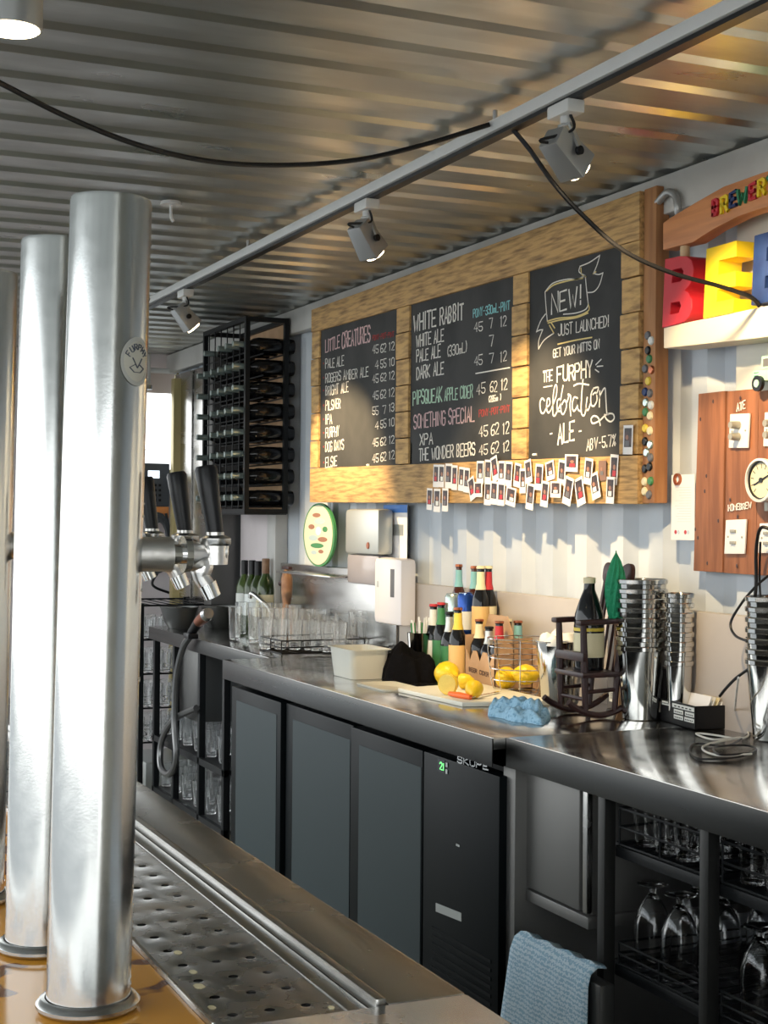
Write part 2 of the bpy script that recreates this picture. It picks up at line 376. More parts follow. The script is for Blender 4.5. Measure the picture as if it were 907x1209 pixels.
# roller blind and pipe at the hatch
b = thing('roller_blind', 'pale pink roller blind half lowered over the bright far hatch', 'blind', (2.08, FAR-.07, 2.20))
MB().box(-.16, .38, 0, .004, 0, .12).build('fabric', 'blind', b); MB().cyl((-.18, .01, .135), (.39, .01, .135), .018).build('roller', 'white', b)
b = thing('outdoor_banner', 'white banner with magenta lettering hanging outside the far hatch', 'banner', (1.83, FAR+.064, 1.70))
MB().box(0, .12, 0, .006, 0, .62).build('sheet', 'outside_wall', b)
MB().box(.03, .06, -.004, 0, .05, .16).box(.03, .055, -.004, 0, .40, .43).build('print', 'pink_print', b)
b = thing('drain_pipe', 'short steel pipe elbow under the ceiling at the far corner', 'pipe', (2.24, 8.55, 2.22))
MB().cyl((0, 0, 0), (0, 0, .2), .035).build('pipe', 'chrome_worn', b); MB().cyl((0, 0, -.012), (0, 0, .012), .045).build('flange', 'steel', b)
b = thing('junction_box', 'dark square junction box beside the pipe in the far corner', 'box', (2.12, 8.6, 2.26))
MB().box(-.05, .05, -.03, .03, 0, .12).build('housing', 'black', b, bevel=.004); MB().box(-.05, .05, -.034, -.031, .055, .065).build('lid_seam', 'steel', b)
b = thing('hanging_fitting', 'small galvanised hook fitting under the ceiling above the tallest beer tower', 'hook', PZ(202, 238, CEIL-.005))
MB().cyl((0, 0, -.012), (0, 0, 0), .035, .03, 14).build('plate', 'track_white', b)
MB().tube([(0, 0, -.01), (0, 0, -.05), (.008, 0, -.062)], .005).build('hook', 'track_white', b)

# ---------------------------------------------------------------- lighting track and lamps
tr = thing('lighting_track', 'long white lighting track with black underside slot under the ceiling', 'track', (TX, 0, TZ))
MB().box(-.018, .018, -1.3, 7.75, .006, .034).build('rail', 'track_white', tr, bevel=.002)
MB().box(-.008, .0195, -1.3, 7.75, -.004, .0055).build('slot', 'black', tr)
for k, yy in enumerate((0, 1.6, 3.15, 5.0, 6.9)): MB().cyl((0, yy, .034), (0, yy, .063), .006, n=8).build('standoff', 'lamp_grey', tr)
def make_lamp(label, loc, aim):
    t = thing('spotlight', label, 'spotlight', loc, 'spotlights on the ceiling track')
    MB().box(-.022, .022, -.045, .045, -.034, -.0045).build('adapter', 'track_white', t, bevel=.005)
    d = (Vector(aim)-(Vector(loc)+Vector((0, 0, -.115)))).normalized(); c = Vector((0, 0, -.115)); q = d.to_track_quat('Z', 'Y').to_matrix()
    sd = q @ Vector((1, 0, 0))
    MB().cyl((0, 0, -.05), (0, 0, -.031), .012, n=12).build('swivel', 'track_white', t)
    y_ = MB(); 
    for s in (-1, 1): y_.bar(c+sd*s*.042+Vector((0, 0, .006)), Vector((0, 0, -.052))+sd*s*.014, .012, .006)
    y_.bar(Vector((0, 0, -.052))-sd*.018, Vector((0, 0, -.052))+sd*.018, .012, .006); y_.build('yoke', 'lamp_grey', t)
    def tp(p): return c+q @ Vector(p)
    m = MB(); s = .035; i = 0
    pts = []
    for z, r in ((-.055, .75), (.05, 1)):
        for (a, b2) in ((-1, -1), (1, -1), (1, 1), (-1, 1)): pts.append(tp((a*s*r, b2*s*r, z)))
    m.v = [tuple(p) for p in pts]; m.f = [(3, 2, 1, 0), (0, 1, 5, 4), (1, 2, 6, 5), (2, 3, 7, 6), (3, 0, 4, 7), (4, 5, 6, 7)]
    body = m.build('lamp_body', 'lamp_grey', t, bevel=.005)
    MB().cyl(tp((0, 0, .0505)), tp((0, 0, .056)), .028, n=20).build('lamp_lens', 'lamp_glow', body)
    k_ = MB(); 
    for sx in (-1, 1): k_.cyl(tp((sx*.037, 0, 0)), tp((sx*.046, 0, 0)), .010, n=12)
    k_.build('tilt_knob', 'black', body)
    MB().tube(smooth_pts([tp((0, -.02, -.056)), tp((0, -.03, -.075)), Vector((0, -.03, -.07)), Vector((0, -.02, -.034))]), .0035).build('cable', 'black', t)
    return t, Vector(loc)+c+d*.075, d
lab = ['grey track spotlight nearest the camera, above the right chalkboard', 'grey track spotlight in the middle of the track', 'small far track spotlight beside the wine rack']
for (px, aim, pw, ang), L in zip(LAMPS, lab):
    p = PX(px[0], px[1]-22, TX); loc = (TX, p.y, TZ)
    t, o, d = make_lamp(L, loc, aim); spot('spot_light', o, aim, pw, ang, WARM)
for k, (p, aim, pw, ang) in enumerate(NEARLAMPS):
    loc = (TX, p[1], TZ); t, o, d = make_lamp(['grey track spotlight out of frame lighting the letter sign', 'last grey track spotlight out of frame on the right'][k], loc, aim); spot('spot_light', o, aim, pw, ang, WARM)
p = PF(14, 32, 2.45); t = thing('ceiling_downlight', 'lit cylindrical downlight hanging at the top left corner', 'downlight', (p.x, p.y, p.z))
MB().lathe([(0, .002), (.044, .002), (.046, -.004), (.050, -.004), (.050, .13), (.046, .135), (0, .135)], 28).build('shade', 'lamp_grey', t)
MB().lathe([(0, -.006), (.043, -.006), (.043, .0015), (0, .0015)], 24).build('bulb', 'lamp_glow', t)
MB().cyl((0, 0, .135), (0, 0, CEIL-p.z), .008, n=8).build('stem', 'lamp_grey', t)
spot('spot_light', (p.x, p.y, p.z-.02), (p.x, p.y, 0), 12, 80, WARM)

def cable(name, label, pts, r, m='black', cat='cable', k=8):
    P = smooth_pts(pts, k); o = P[0].copy(); mb = MB().tube([q-o for q in P], r, 8); ob = mb.build(name, m, None, loc=o); return tag(ob, label, cat)
cable('power_cable', 'black cable sagging below the ceiling from the left edge to the track',
      [PF(-70, 66, 2.6), PF(0, 98, 2.8), PF(75, 136, 2.95), PF(160, 170, 3.1), PF(245, 190, 3.25), PF(330, 195, 3.38), PF(420, 189, 3.47), PF(500, 171, 3.52), PF(578, 147, 3.545)], .0058)
cable('power_cable', 'black cable dropping from the track to the blue letter of the sign',
      [PF(604, 151, 3.50), PF(625, 176, 3.50), PF(655, 218, 3.50), PF(690, 256, 3.51), PF(735, 295, 3.53), PF(790, 321, 3.57), PF(850, 338, 3.62), PF(885, 350, 3.66), PF(897, 361, 3.68)], .0058)

# ---------------------------------------------------------------- menu board
BX = 2.397; BB = 2.385                 # planes: chalk panels, front of timber
b0 = PX(757, 410, BB); mbd = thing('menu_board', 'large pallet timber menu board with three chalkboards', 'menu board', (BB, b0.y, 1.48))
L0 = Vector((BB, b0.y, 1.48))
def bx(x): return PX(x, 480, BB).y-L0.y
def bz(x, y): return PX(x, y, BB).z-L0.z
def blk(xl, xr, tl, tr, bl, br, m, name='plank', dx0=0, dx1=.045, wob=.004):  # xl/xr photo columns; top/bottom rows at each
    yl, yr = bx(xl), bx(xr); mb = MB(); rn = random.uniform
    mb.v = [(x, yy, zz) for x in (dx0+rn(0, wob), dx1) for yy, zz in ((yl, bz(xl, bl)), (yr, bz(xr, br)), (yr, bz(xr, tr)), (yl, bz(xl, tl)))]
    mb.f = [(0, 1, 2, 3), (7, 6, 5, 4), (0, 4, 5, 1), (1, 5, 6, 2), (2, 6, 7, 3), (3, 7, 4, 0)]
    return mb.build(name, m, mbd, bevel=.004)
def yl_(x, a, b, xa=366, xb=757): return a+(b-a)*(x-xa)/(xb-xa)
topo = lambda x: yl_(x, 366, 224); topi = lambda x: yl_(x, 393, 282)
boti = lambda x: yl_(x, 553, 537); boto = lambda x: yl_(x, 593, 595)
blk(366.3, 753, topo(366), topo(753), topi(366), topi(753), 'pallet', 'top_rail'); blk(366.3, 753, boti(366), boti(753), boto(366), boto(753), 'pallet', 'bottom_rail')
for (a, b2, nn, off) in ((366.5, 375.5, 5, .3), (466.5, 481.5, 6, 0), (603, 621, 6, .5), (731, 753, 6, .2)):
    for k in range(nn):
        t0, t1 = k/nn, (k+1)/nn-.006
        f = lambda x, t: topi(x)+(boti(x)-topi(x))*t+.3
        blk(a, b2, f(a, t0), f(b2, t0), f(a, t1), f(b2, t1), 'pallet_v', 'plank', wob=.006)
rl = [(377, 466.5), (484, 603), (623, 731)]
panels = []
for (a, b2) in rl:
    mb = MB(); y0, y1 = bx(a)-.004, bx(b2)+.004
    mb.box(.012, .030, y1-.03, y0+.03, bz(550, boti(550))-.03, bz(a, topi(a))+.25)
    mb.v = [(x, yy, min(zz, (bz(a, topi(a)) if abs(yy-(y0+.03)) < .01 else bz(b2, topi(b2)))+.02)) for x, yy, zz in mb.v]
    panels.append(mb.build('chalkboard', 'chalkboard', mbd))
    
def lettering(panel, lines, m, sw=.12, depth=.0008, jit=.06):
    for (t, a, b2, h) in lines:          # every line of writing is a part of its own
        mb = MB(); ptext(mb, t, a, b2, h, BX-.0002, sw, jit, depth)
        mb.v = [tuple(Vector(v)-L0) for v in mb.v]; mb.build('lettering', m, panel, smooth=False)
CW = BX
lettering(panels[0], [('LITTLE', (384.5, 416), (401, 410), 14), ('CREATURES', (404, 411), (437, 403), 18)], 'chalk_pink', .13)
rows = [('PALE ALE', 435, 406, 11), ('ROGERS AMBER ALE', 452, 435, 11), ('BRIGHT ALE', 467, 411.5, 11), ('PILSNER', 484.5, 402, 11), ('IPA', 501, 392, 11), ('FURPHY', 517, 400.5, 11), ('DOG DAYS', 533.5, 406, 11), ('ELSIE', 552, 398, 11.5)]
lettering(panels[0], [(t, (384.5, y), (x, y-(x-384)*.16), h) for (t, y, x, h) in rows], 'chalk', .11)
pr = [('45', '62', '12', 419.5), ('4', '55', '10', 438), ('45', '62', '12', 454), ('45', '62', '12', 474), ('55', '7', '13', 492), ('4', '55', '10', 509), ('45', '62', '12', 529.5), ('45', '62', '12', 548)]
ln = []
for a, b2, c, y in pr:
    y += -1
    ln.append((a, (440 if len(a) > 1 else 443, y-1), (447, y-2), 9.5)); ln.append((b2, (449.5 if len(b2) > 1 else 452, y-2.5), (456, y-3.5), 9.5)); ln.append((c, (459.5, y-4.5), (465.5, y-5.5), 9.5))
lettering(panels[0], ln, 'chalk', .10)
lettering(panels[0], [('PONY-POT-PINT', (440, 402), (465.5, 397), 6)], 'chalk_red')
mb = MB()
for (_, y, _, _) in rows:
    p = PX(382.3, y-6, BX)-L0; mb.box(p.x-.0008, p.x, p.y-.004, p.y+.004, p.z-.004, p.z+.004)
mb.build('bullet_marks', 'chalk_red', panels[0])
lettering(panels[1], [('WHITE', (489, 391.5), (515, 385), 19), ('RABBIT', (520, 384), (547, 376.5), 19), ('WHITE ALE', (492, 410), (524, 402.5), 14), ('PALE ALE', (492, 427.5), (520, 421), 14), ('DARK ALE', (492, 448), (524, 441), 14.5),
                      ('XPA', (496, 525.5), (511, 523.5), 13), ('THE WONDER BEERS', (495, 544), (561, 537), 14)], 'chalk', .12)
lettering(panels[1], [('(330mL)', (528, 421), (552, 415), 12), ('45', (560, 392), (570, 390), 11), ('7', (578, 388), (582, 387), 12), ('12', (591, 386), (598, 384), 12), ('7', (578, 409), (583, 408), 12),
                      ('45', (560, 432), (570, 430), 11), ('7', (578, 429), (583, 428), 12), ('12', (591, 428), (598, 426), 12), ('45', (563, 466), (573, 464), 12), ('62', (579, 463), (587, 462), 12), ('12', (592, 461), (599, 459), 13),
                      ('(285ml)', (577, 475), (592, 472), 7), ('45', (566, 516), (576, 514), 12), ('62', (580, 514), (589, 512), 13), ('12', (594, 513), (601, 511), 13), ('45', (566, 538), (576, 536), 12), ('62', (580, 536), (589, 534), 13), ('12', (594, 534), (601, 532), 12)], 'chalk', .10)
lettering(panels[1], [('PIPSQUEAK', (488, 478), (522, 473.5), 16), ('APPLE CIDER', (525, 473), (558, 469), 14)], 'chalk_green', .12)
lettering(panels[1], [('SOMETHING', (489, 506), (526, 501), 16), ('SPECIAL', (530, 501), (560, 497), 17)], 'chalk_pink', .12)
lettering(panels[1], [('PONY-330mL-PINT', (559, 375), (602, 365), 10)], 'chalk_blue', .14)
lettering(panels[1], [('PONY-POT-PINT', (566, 492), (602, 486), 8)], 'chalk_red', .14)
def strokes(panel, lines, m, w=1.6, k=6):
    for pts in lines:
        mb = MB(); P = [PX(x, y, BX-.0002) for x, y in pts]; q = [(-(p.y-L0.y), p.z-L0.z) for p in P]
        if len(q) > 2: q = [tuple(v) for v in smooth_pts([(a, b2) for a, b2 in q], k)]
        mb.ribbon(q, w*MPP(P[0]), (BX-BB-.0002, 0, 0), (0, -1, 0), (0, 0, 1), (-1, 0, 0), .0008)
        mb.build('chalk_stroke', m, panel, smooth=False)
def c3(x, y): return (620+x/4.833, 290+y/4.836)      # measured on an enlarged crop of the photograph
strokes(panels[1], [[(562, 441), (582, 437.5), (602, 434)]], 'chalk', 1.4)
strokes(panels[2], [[c3(*p) for p in q] for q in (
    [(115, 265), (160, 215), (240, 192), (300, 190), (345, 172)], [(115, 265), (120, 340), (128, 432)], [(345, 172), (352, 250), (362, 335)],
    [(315, 118), (310, 150), (345, 172)], [(315, 118), (370, 95), (428, 55)], [(428, 55), (412, 110), (392, 158)], [(392, 158), (420, 165), (446, 155)], [(446, 155), (425, 225), (395, 262), (360, 268)],
    [(362, 335), (345, 365), (290, 385), (220, 392)], [(118, 390), (90, 430), (66, 492)], [(66, 492), (85, 482), (102, 480)], [(102, 480), (80, 540), (78, 590)], [(78, 590), (110, 540), (165, 500)])], 'chalk', 1.3)
strokes(panels[2], [[c3(*p) for p in q] for q in (
    [(125, 258), (165, 225), (240, 202), (330, 185)], [(320, 128), (325, 165), (348, 178)], [(128, 432), (190, 415), (290, 405), (362, 372), (362, 335)], [(132, 442), (200, 425), (290, 412), (360, 385)],
    [(140, 455), (165, 500)], [(150, 440), (170, 470)], [(188, 563), (280, 542), (382, 524)], [(405, 150), (390, 160)])], 'chalk_yellow', 1.6)
def l3(t, a, b2, h): return (t, c3(*a), c3(*b2), h/4.836)
lettering(panels[2], [l3('NEW!', (152, 392), (325, 335), 112), l3('JUST LAUNCHED!', (190, 515), (480, 460), 62), l3('GET YOUR MITTS ON', (162, 640), (425, 585), 48),
                      l3('THE', (105, 778), (158, 770), 55), l3('ABV-5.7%', (352, 1170), (518, 1140), 62)], 'chalk', .10)
lettering(panels[2], [l3('FURPHY', (185, 780), (385, 745), 88), l3('ALE', (190, 1130), (280, 1110), 110), l3('-', (138, 1105), (160, 1100), 60), l3('-', (302, 1090), (326, 1085), 60)], 'chalk', .13)
strokes(panels[2], [[c3(*p) for p in q] for q in ([(105, 718), (158, 708)], [(108, 808), (155, 800)], [(405, 680), (435, 650)], [(412, 690), (445, 687)], [(402, 708), (422, 722)])], 'chalk', 1.4)
strokes(panels[2], [[c3(*p) for p in q] for q in (
    [(112, 885), (98, 872), (86, 900), (92, 950), (108, 955), (122, 925)],
    [(122, 925), (142, 905), (140, 875), (128, 880), (124, 930), (135, 955), (150, 935)],
    [(150, 935), (178, 860), (182, 805), (172, 800), (162, 860), (160, 960), (172, 972)],
    [(172, 972), (190, 935), (205, 900), (200, 875), (185, 890), (186, 940), (205, 945)],
    [(218, 800), (206, 880), (208, 950), (222, 960), (238, 915), (228, 882), (212, 905)],
    [(238, 900), (250, 862), (246, 848), (262, 862), (258, 910), (262, 970)],
    [(300, 870), (280, 868), (270, 915), (280, 945), (300, 915), (306, 870), (302, 930), (316, 945)],
    [(332, 765), (325, 850), (322, 950), (338, 970), (352, 930)], [(280, 800), (310, 788), (365, 795)],
    [(356, 868), (350, 920), (360, 940), (374, 905)],
    [(392, 815), (378, 850), (378, 905), (395, 915), (412, 880), (405, 840), (388, 850)], [(392, 815), (420, 810), (408, 850)],
    [(428, 830), (425, 920)], [(425, 870), (442, 830), (458, 815), (462, 870), (468, 955), (478, 962)],
    [(430, 1025), (420, 985), (395, 972), (378, 990), (388, 1015), (425, 1000), (465, 965), (500, 960), (510, 985), (490, 1005), (465, 990), (455, 965)])], 'chalk', 2.0)
# small clips lying on the ledge
for (px, py, L) in ((435, 550, 'small white chalk stub on the ledge of the left chalkboard'), (632, 538, 'small white chalk stub on the ledge of the right chalkboard')):
    p = PX(px, py, BB+.012); tag(MB().cyl((0, -.012, .0045), (0, .012, .0045), .0045, n=10).build('chalk_stub', 'chalk', loc=(p.x, p.y, p.z-.001)), L, 'chalk')
p = PX(485, 545, BB+.01); tag(MB().box(-.004, .004, -.008, .008, 0, .085).build('chalk_marker', 'cream_wood', loc=(BB+.016, p.y, PX(485, 548, BB).z), bevel=.002), 'cream chalk marker standing beside the middle chalkboard', 'marker')

# plank with nailed bottle caps at the right of the board
q0, q1 = PX(759.5, 400, 2.40), PX(774, 400, 2.40); zt, zb = PX(766, 222, 2.40).z, PX(766, 594, 2.40).z
cp = thing('bottle_cap_plank', 'tall orange timber plank studded with bottle caps', 'plank', (2.40, (q0.y+q1.y)/2, zb))
hw = (q0.y-q1.y)/2; MB().box(0, .045, -hw, hw, 0, zt-zb).build('board', 'capboard_wood', cp, bevel=.003)
rnd = random.Random(3); capm = ['lab_white', 'lab_yellow', 'blue', 'lab_green', 'grey_card', 'lab_cream', 'copper', 'black', 'can_silver']; used = []
for k in range(400):
    yy = rnd.uniform(-hw+.013, hw-.013); zz = (rnd.random()**1.15)*.47+.015
    if any((yy-a)**2+(zz-b2)**2 < .0235**2 for a, b2 in used): continue
    used.append((yy, zz))
    m3 = Matrix.Rotation(-pi/2, 3, 'Y')
    MB().lathe([(0.013, 0), (.0125, .003), (.010, .006), (0, .0065)], 12, m=m3).build('bottle_cap', rnd.choice(capm), cp, loc=(-.0002, yy, zz))
# pipe clamp behind the sign
p = PX(792, 240, 2.42); t = thing('pipe_bend', 'grey plastic pipe bend on the wall beside the menu board', 'pipe', (2.41, p.y, p.z))
MB().tube(smooth_pts([(0, .05, .01), (0, 0, .03), (0, -.04, .01), (0, -.05, -.03), (0.02, -.03, -.06)]), .011, 10).build('pipe', 'lamp_grey', t)

# ---------------------------------------------------------------- instant photos
cards = [(87, 208, 22, 90, 3), (110, 208, 22, 90, 3), (140, 208, 27, 98, 3), (165, 215, 22, 98, 3), (187, 220, 22, 95, 5), (210, 225, 22, 98, 5), (233, 258, 26, 90, -20), (267, 195, 28, 92, 2), (293, 190, 26, 92, 3), (322, 180, 26, 100, -15),
         (350, 195, 26, 92, 2), (380, 200, 28, 98, 5), (410, 205, 26, 95, 10), (433, 228, 24, 98, 0), (457, 190, 26, 92, -10), (501, 213, 30, 104, 5), (540, 187, 34, 76, -10), (588, 195, 30, 100, 8), (628, 157, 52, 68, 3), (697, 190, 32, 104, 8), (748, 187, 30, 80, 0), (795, 183, 32, 120, 5), (722, 248, 34, 104, -15), (855, 65, 38, 116, 2),
         (67, 300, 22, 86, 3), (98, 305, 26, 92, 2), (132, 303, 24, 92, 2), (265, 262, 34, 60, 0), (298, 278, 26, 92, 3), (325, 275, 28, 92, 5), (355, 280, 28, 92, 4), (395, 290, 40, 74, 10), (467, 290, 30, 104, 8), (527, 280, 30, 102, 8), (572, 262, 42, 64, 2), (623, 268, 34, 112, 15), (665, 270, 34, 112, -15), (788, 265, 32, 106, 3)]
ordn = ['first', 'second', 'third', 'fourth', 'fifth', 'sixth', 'seventh', 'eighth', 'ninth', 'tenth', 'eleventh', 'twelfth', 'thirteenth', 'fourteenth', 'fifteenth', 'sixteenth', 'seventeenth', 'eighteenth', 'nineteenth', 'twentieth', 'twenty-first', 'twenty-second', 'twenty-third']
up_i = sorted([i for i in range(23) if i != 20], key=lambda i: cards[i][0]); lo_i = sorted(range(24, 38), key=lambda i: cards[i][0])
for i, (cx, cy, w, h, a) in enumerate(cards):
    px, py = 490+cx/3.36, 500+cy/3.36; P = PX(px, py, BB); s = MPP(P)
    foreshort = abs(ray(px, py).normalized().y)      # width along the wall from its width in the photo
    dpx = (PX(px+1, py, BB)-PX(px, py, BB)).length
    W, H = w/3.36*dpx, h/3.36*s
    if i == 20: L = 'brown portrait photo without a white border pinned on the timber'
    elif i == 23: L = 'instant photo pinned alone on the right stile beside the right chalkboard'
    elif i in up_i:
        L = 'white-bordered instant photo, %s from the left of the upper row' % ordn[up_i.index(i)]
    else: L = 'white-bordered instant photo, %s from the left of the lower row' % ordn[lo_i.index(i)]
    t = thing('instant_photo', L, 'photo', (BB-.0030-.0016*(i % 4)-(.006 if i >= 24 else 0), P.y, P.z), 'instant photos on the menu board')
    t.rotation_euler = (radians(a), 0, 0)
    if i == 20: MB().box(-.0006, 0, -W/2, W/2, -H/2, H/2).build('print', 'photo_brown', t)
    else:
        MB().box(-.0006, 0, -W/2, W/2, -H/2, H/2).build('card', 'paper', t)
        MB().box(-.0011, -.0006, -W*.37, W*.37, -H*.25, H*.40).build('print', 'photo_dark', t)
    r2 = random.Random(i); m3 = Matrix.Rotation(-pi/2, 3, 'Y')
    MB().lathe([(1, 0), (.8, .0004), (0, .0005)], 10, m=Matrix.Scale(1, 3) @ m3).v
    q = MB(); n = 10; cy_ = r2.uniform(-.1, .1)*W; cz = .08*H
    q.prism([(cos(2*pi*k/n)*W*.15+cy_, sin(2*pi*k/n)*H*.09+cz) for k in range(n)], (-.0011, 0, 0), (0, 1, 0), (0, 0, 1), (-1, 0, 0), .0003)
    q.build('face_patch', 'skin', t)
    MB().box(-.0014, -.0011, -W*.22+cy_, W*.18+cy_, -H*.22, -H*.03).build('figure_patch', ['lab_red', 'lab_white', 'grey_card'][i % 3], t)

# ---------------------------------------------------------------- letter sign
SX = 2.37
def S_(x, y): p = PX(x, y, SX); return p
s0 = S_(795, 412); sg = thing('letter_sign', 'wooden letter sign with arched plank and big coloured letters', 'sign', (SX, s0.y, s0.z)); S0 = Vector((SX, s0.y, s0.z))
def sp_(x, y): p = PX(x, y, SX)-S0; return (-p.y, p.z)
def slab(pts, m, name, dx, depth, par=sg, bevel=.003):
    return MB().prism([sp_(*p) for p in pts], (dx, 0, 0), (0, -1, 0), (0, 0, 1), (1, 0, 0), depth).build(name, m, par, bevel=bevel)
arch_t = [(790, 264), (800, 257), (830, 239), (862, 221), (907, 205), (960, 190), (1040, 172)]
arch_b = [(1040, 215), (960, 232), (907, 247), (880, 256), (850, 271), (825, 287), (812, 290), (790, 296)]
slab(arch_t+arch_b, 'orange_wood', 'arch_plank', -.02, .045)
slab([(794.5, 387), (907, 364), (1050, 335), (1050, 380), (907, 400), (794.5, 412)], 'cream_wood', 'base_plank', -.03, .10)
MB().cyl(Vector((.0, -sp_(809, 300)[0], sp_(809, 306)[1])), Vector((.0, -sp_(809, 285)[0], sp_(809, 285)[1])), .013, n=14).build('dowel', 'dowel', sg)
def curve_letter(outer, holes, m, name, dx, depth):
    cu = bpy.data.curves.new(name, 'CURVE'); cu.dimensions = '2D'; cu.fill_mode = 'BOTH'; cu.extrude = depth/2; cu.bevel_depth = .002
    for L in [outer]+holes:
        s = cu.splines.new('POLY'); s.points.add(len(L)-1)
        for k, (x, y) in enumerate(L): s.points[k].co = (x, y, 0, 1)
        s.use_cyclic_u = True
    tmp = bpy.data.objects.new(name, cu); C.objects.link(tmp); dg = bpy.context.evaluated_depsgraph_get(); me = bpy.data.meshes.new_from_object(tmp.evaluated_get(dg))
    bpy.data.objects.remove(tmp); Mx = Matrix(((0, 0, -1, dx+depth/2), (-1, 0, 0, 0), (0, 1, 0, 0), (0, 0, 0, 1)))
    me.transform(Mx); me.materials.clear(); me.materials.append(MATS[m]); me.name = name
    o = bpy.data.objects.new(name, me); C.objects.link(o); o.parent = sg; return o
def pl(L, sm=False):
    return [sp_(*p) for p in L]
Bo = [(795.5, 387), (799, 308)] + [(815, 304.5), (824, 304.5), (830, 309), (832, 318), (831, 329), (827, 338), (820, 344), (826, 347), (830, 355), (830, 366), (827, 374), (821, 380), (812, 383)]
Bh1 = [(807, 319), (818, 316.5), (821, 321), (820, 330), (817, 334), (806, 336)]; Bh2 = [(805, 358), (816, 356), (818, 362), (815, 371), (804, 373)]
def shiftL(L, dx, dy): return [(x+dx, y+dy) for x, y in L]
curve_letter(pl(Bo), [pl(Bh1), pl(Bh2)], 'red', 'letter_b', -.035, .075)
Eo = [(843, 377.5), (847, 295), (883, 285), (883, 304), (862, 309), (861, 325), (882, 321), (882, 339), (860, 343), (859, 357), (880, 353), (879, 370)]
slab(Eo, 'yellow', 'letter_e', -.035, .075)
slab([(x+57, y-15.5) for x, y in Eo], 'blue', 'letter_e', -.035, .075)
R_o = [(957, 350), (958, 264), (978, 260), (988, 264), (992, 275), (990, 290), (982, 298), (994, 343), (981, 345), (972, 305), (970, 305), (969, 348)]
slab(R_o, 'green', 'letter_r', -.035, .075)
bl = [('B', 844, 254, 851, 252, 17, 'red'), ('R', 854, 251, 861, 248, 17, 'yellow'), ('E', 864.5, 245, 870.5, 242, 16, 'blue'), ('W', 873, 242, 884, 238, 16, 'green'), ('E', 887.5, 236, 894, 233, 17, 'red'), ('R', 898, 231, 905, 228, 17, 'yellow'), ('Y', 909, 227, 916, 225, 17, 'green')]
for (c, xa, ya, xb, yb, h, m) in bl:
    mb = MB(); ptext(mb, c, (xa, ya), (xb, yb), h, SX-.0202, .26, 0, .008); mb.v = [tuple(Vector(v)-S0) for v in mb.v]; mb.build('small_letter', m, sg)
# wall ridge behind the sign, the light on it painted as cream colour
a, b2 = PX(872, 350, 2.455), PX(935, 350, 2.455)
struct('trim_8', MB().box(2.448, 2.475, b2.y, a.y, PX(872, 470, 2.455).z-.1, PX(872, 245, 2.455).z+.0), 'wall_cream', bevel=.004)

# ---------------------------------------------------------------- timber control panel with switches
PXX = 2.44
def pp(x, y, w=PXX): return PX(x, y, w)
c0 = pp(820, 675); cpn = thing('control_panel', 'reddish cedar board panel carrying switch plates and a gauge', 'panel', (PXX, c0.y, c0.z)); C0 = Vector((PXX, c0.y, c0.z))
def q_(x, y): p = pp(x, y)-C0; return (-p.y, p.z)
def pslab(pts, m, name, dx, depth, par=cpn, bevel=.002): return MB().prism([q_(*p) for p in pts], (dx, 0, 0), (0, -1, 0), (0, 0, 1), (1, 0, 0), depth).build(name, m, par, bevel=bevel)
pslab([(819.5, 674), (825.5, 465), (857, 461.5), (853.5, 676)], 'cedar', 'plank', -.002, .028); pslab([(854.5, 676.5), (858.3, 462), (895.5, 458.5), (891.5, 679)], 'cedar', 'plank', 0.001, .026); pslab([(892.5, 679), (896.5, 462), (940, 456), (937, 682)], 'cedar', 'plank', -.001, .027)
def plate(x0, y0, x1, y1, kind, label):
    pl_ = pslab([(x0-1, y1), (x0+1, y0), (x1+1, y0-1), (x1-1, y1)], 'white', 'switch_plate', -.008, .0055); pl_['label'] = label
    p = pp((x0+x1)/2, (y0+y1)/2)-C0; H = (pp(x0, y0)-pp(x0, y1)).length; W = (pp(x0, y0)-pp(x1, y0)).length
    for s in (-1, 1):
        z = p.z+s*H*.17
        if kind: MB().cyl((-.008, p.y+W*.02, z), (-.035, p.y+W*.02, z), .011, .009, 14).build('knob', 'knob', pl_)
        else: MB().box(-.013, -.0081, p.y-W*.10+.004, p.y+W*.16+.004, z-.004, z+.004).build('rocker', 'knob', pl_, bevel=.001)
        MB().cyl((-.0081, p.y+s*W*.34, p.z), (-.0095, p.y+s*W*.34, p.z), .0028, n=10).build('screw', 'knob', pl_)
plate(864, 489, 887, 529, 1, 'white switch plate with two grey dimmer knobs'); plate(859, 614, 883, 654, 0, 'white switch plate with two small rockers'); plate(905, 487, 928, 527, 1, 'white plate at the frame edge'); plate(899, 618, 922, 653, 0, 'lower white plate behind the gauge')
mb = MB(); ptext(mb, 'ATE', (870, 485), (880, 482), 9, PXX-.0022, .14, .1); ptext(mb, 'HOMEBREW', (860, 603), (887, 600), 7, PXX-.0022, .14, .08); mb.v = [tuple(Vector(v)-C0) for v in mb.v]; mb.build('lettering', 'chalk', cpn, smooth=False)
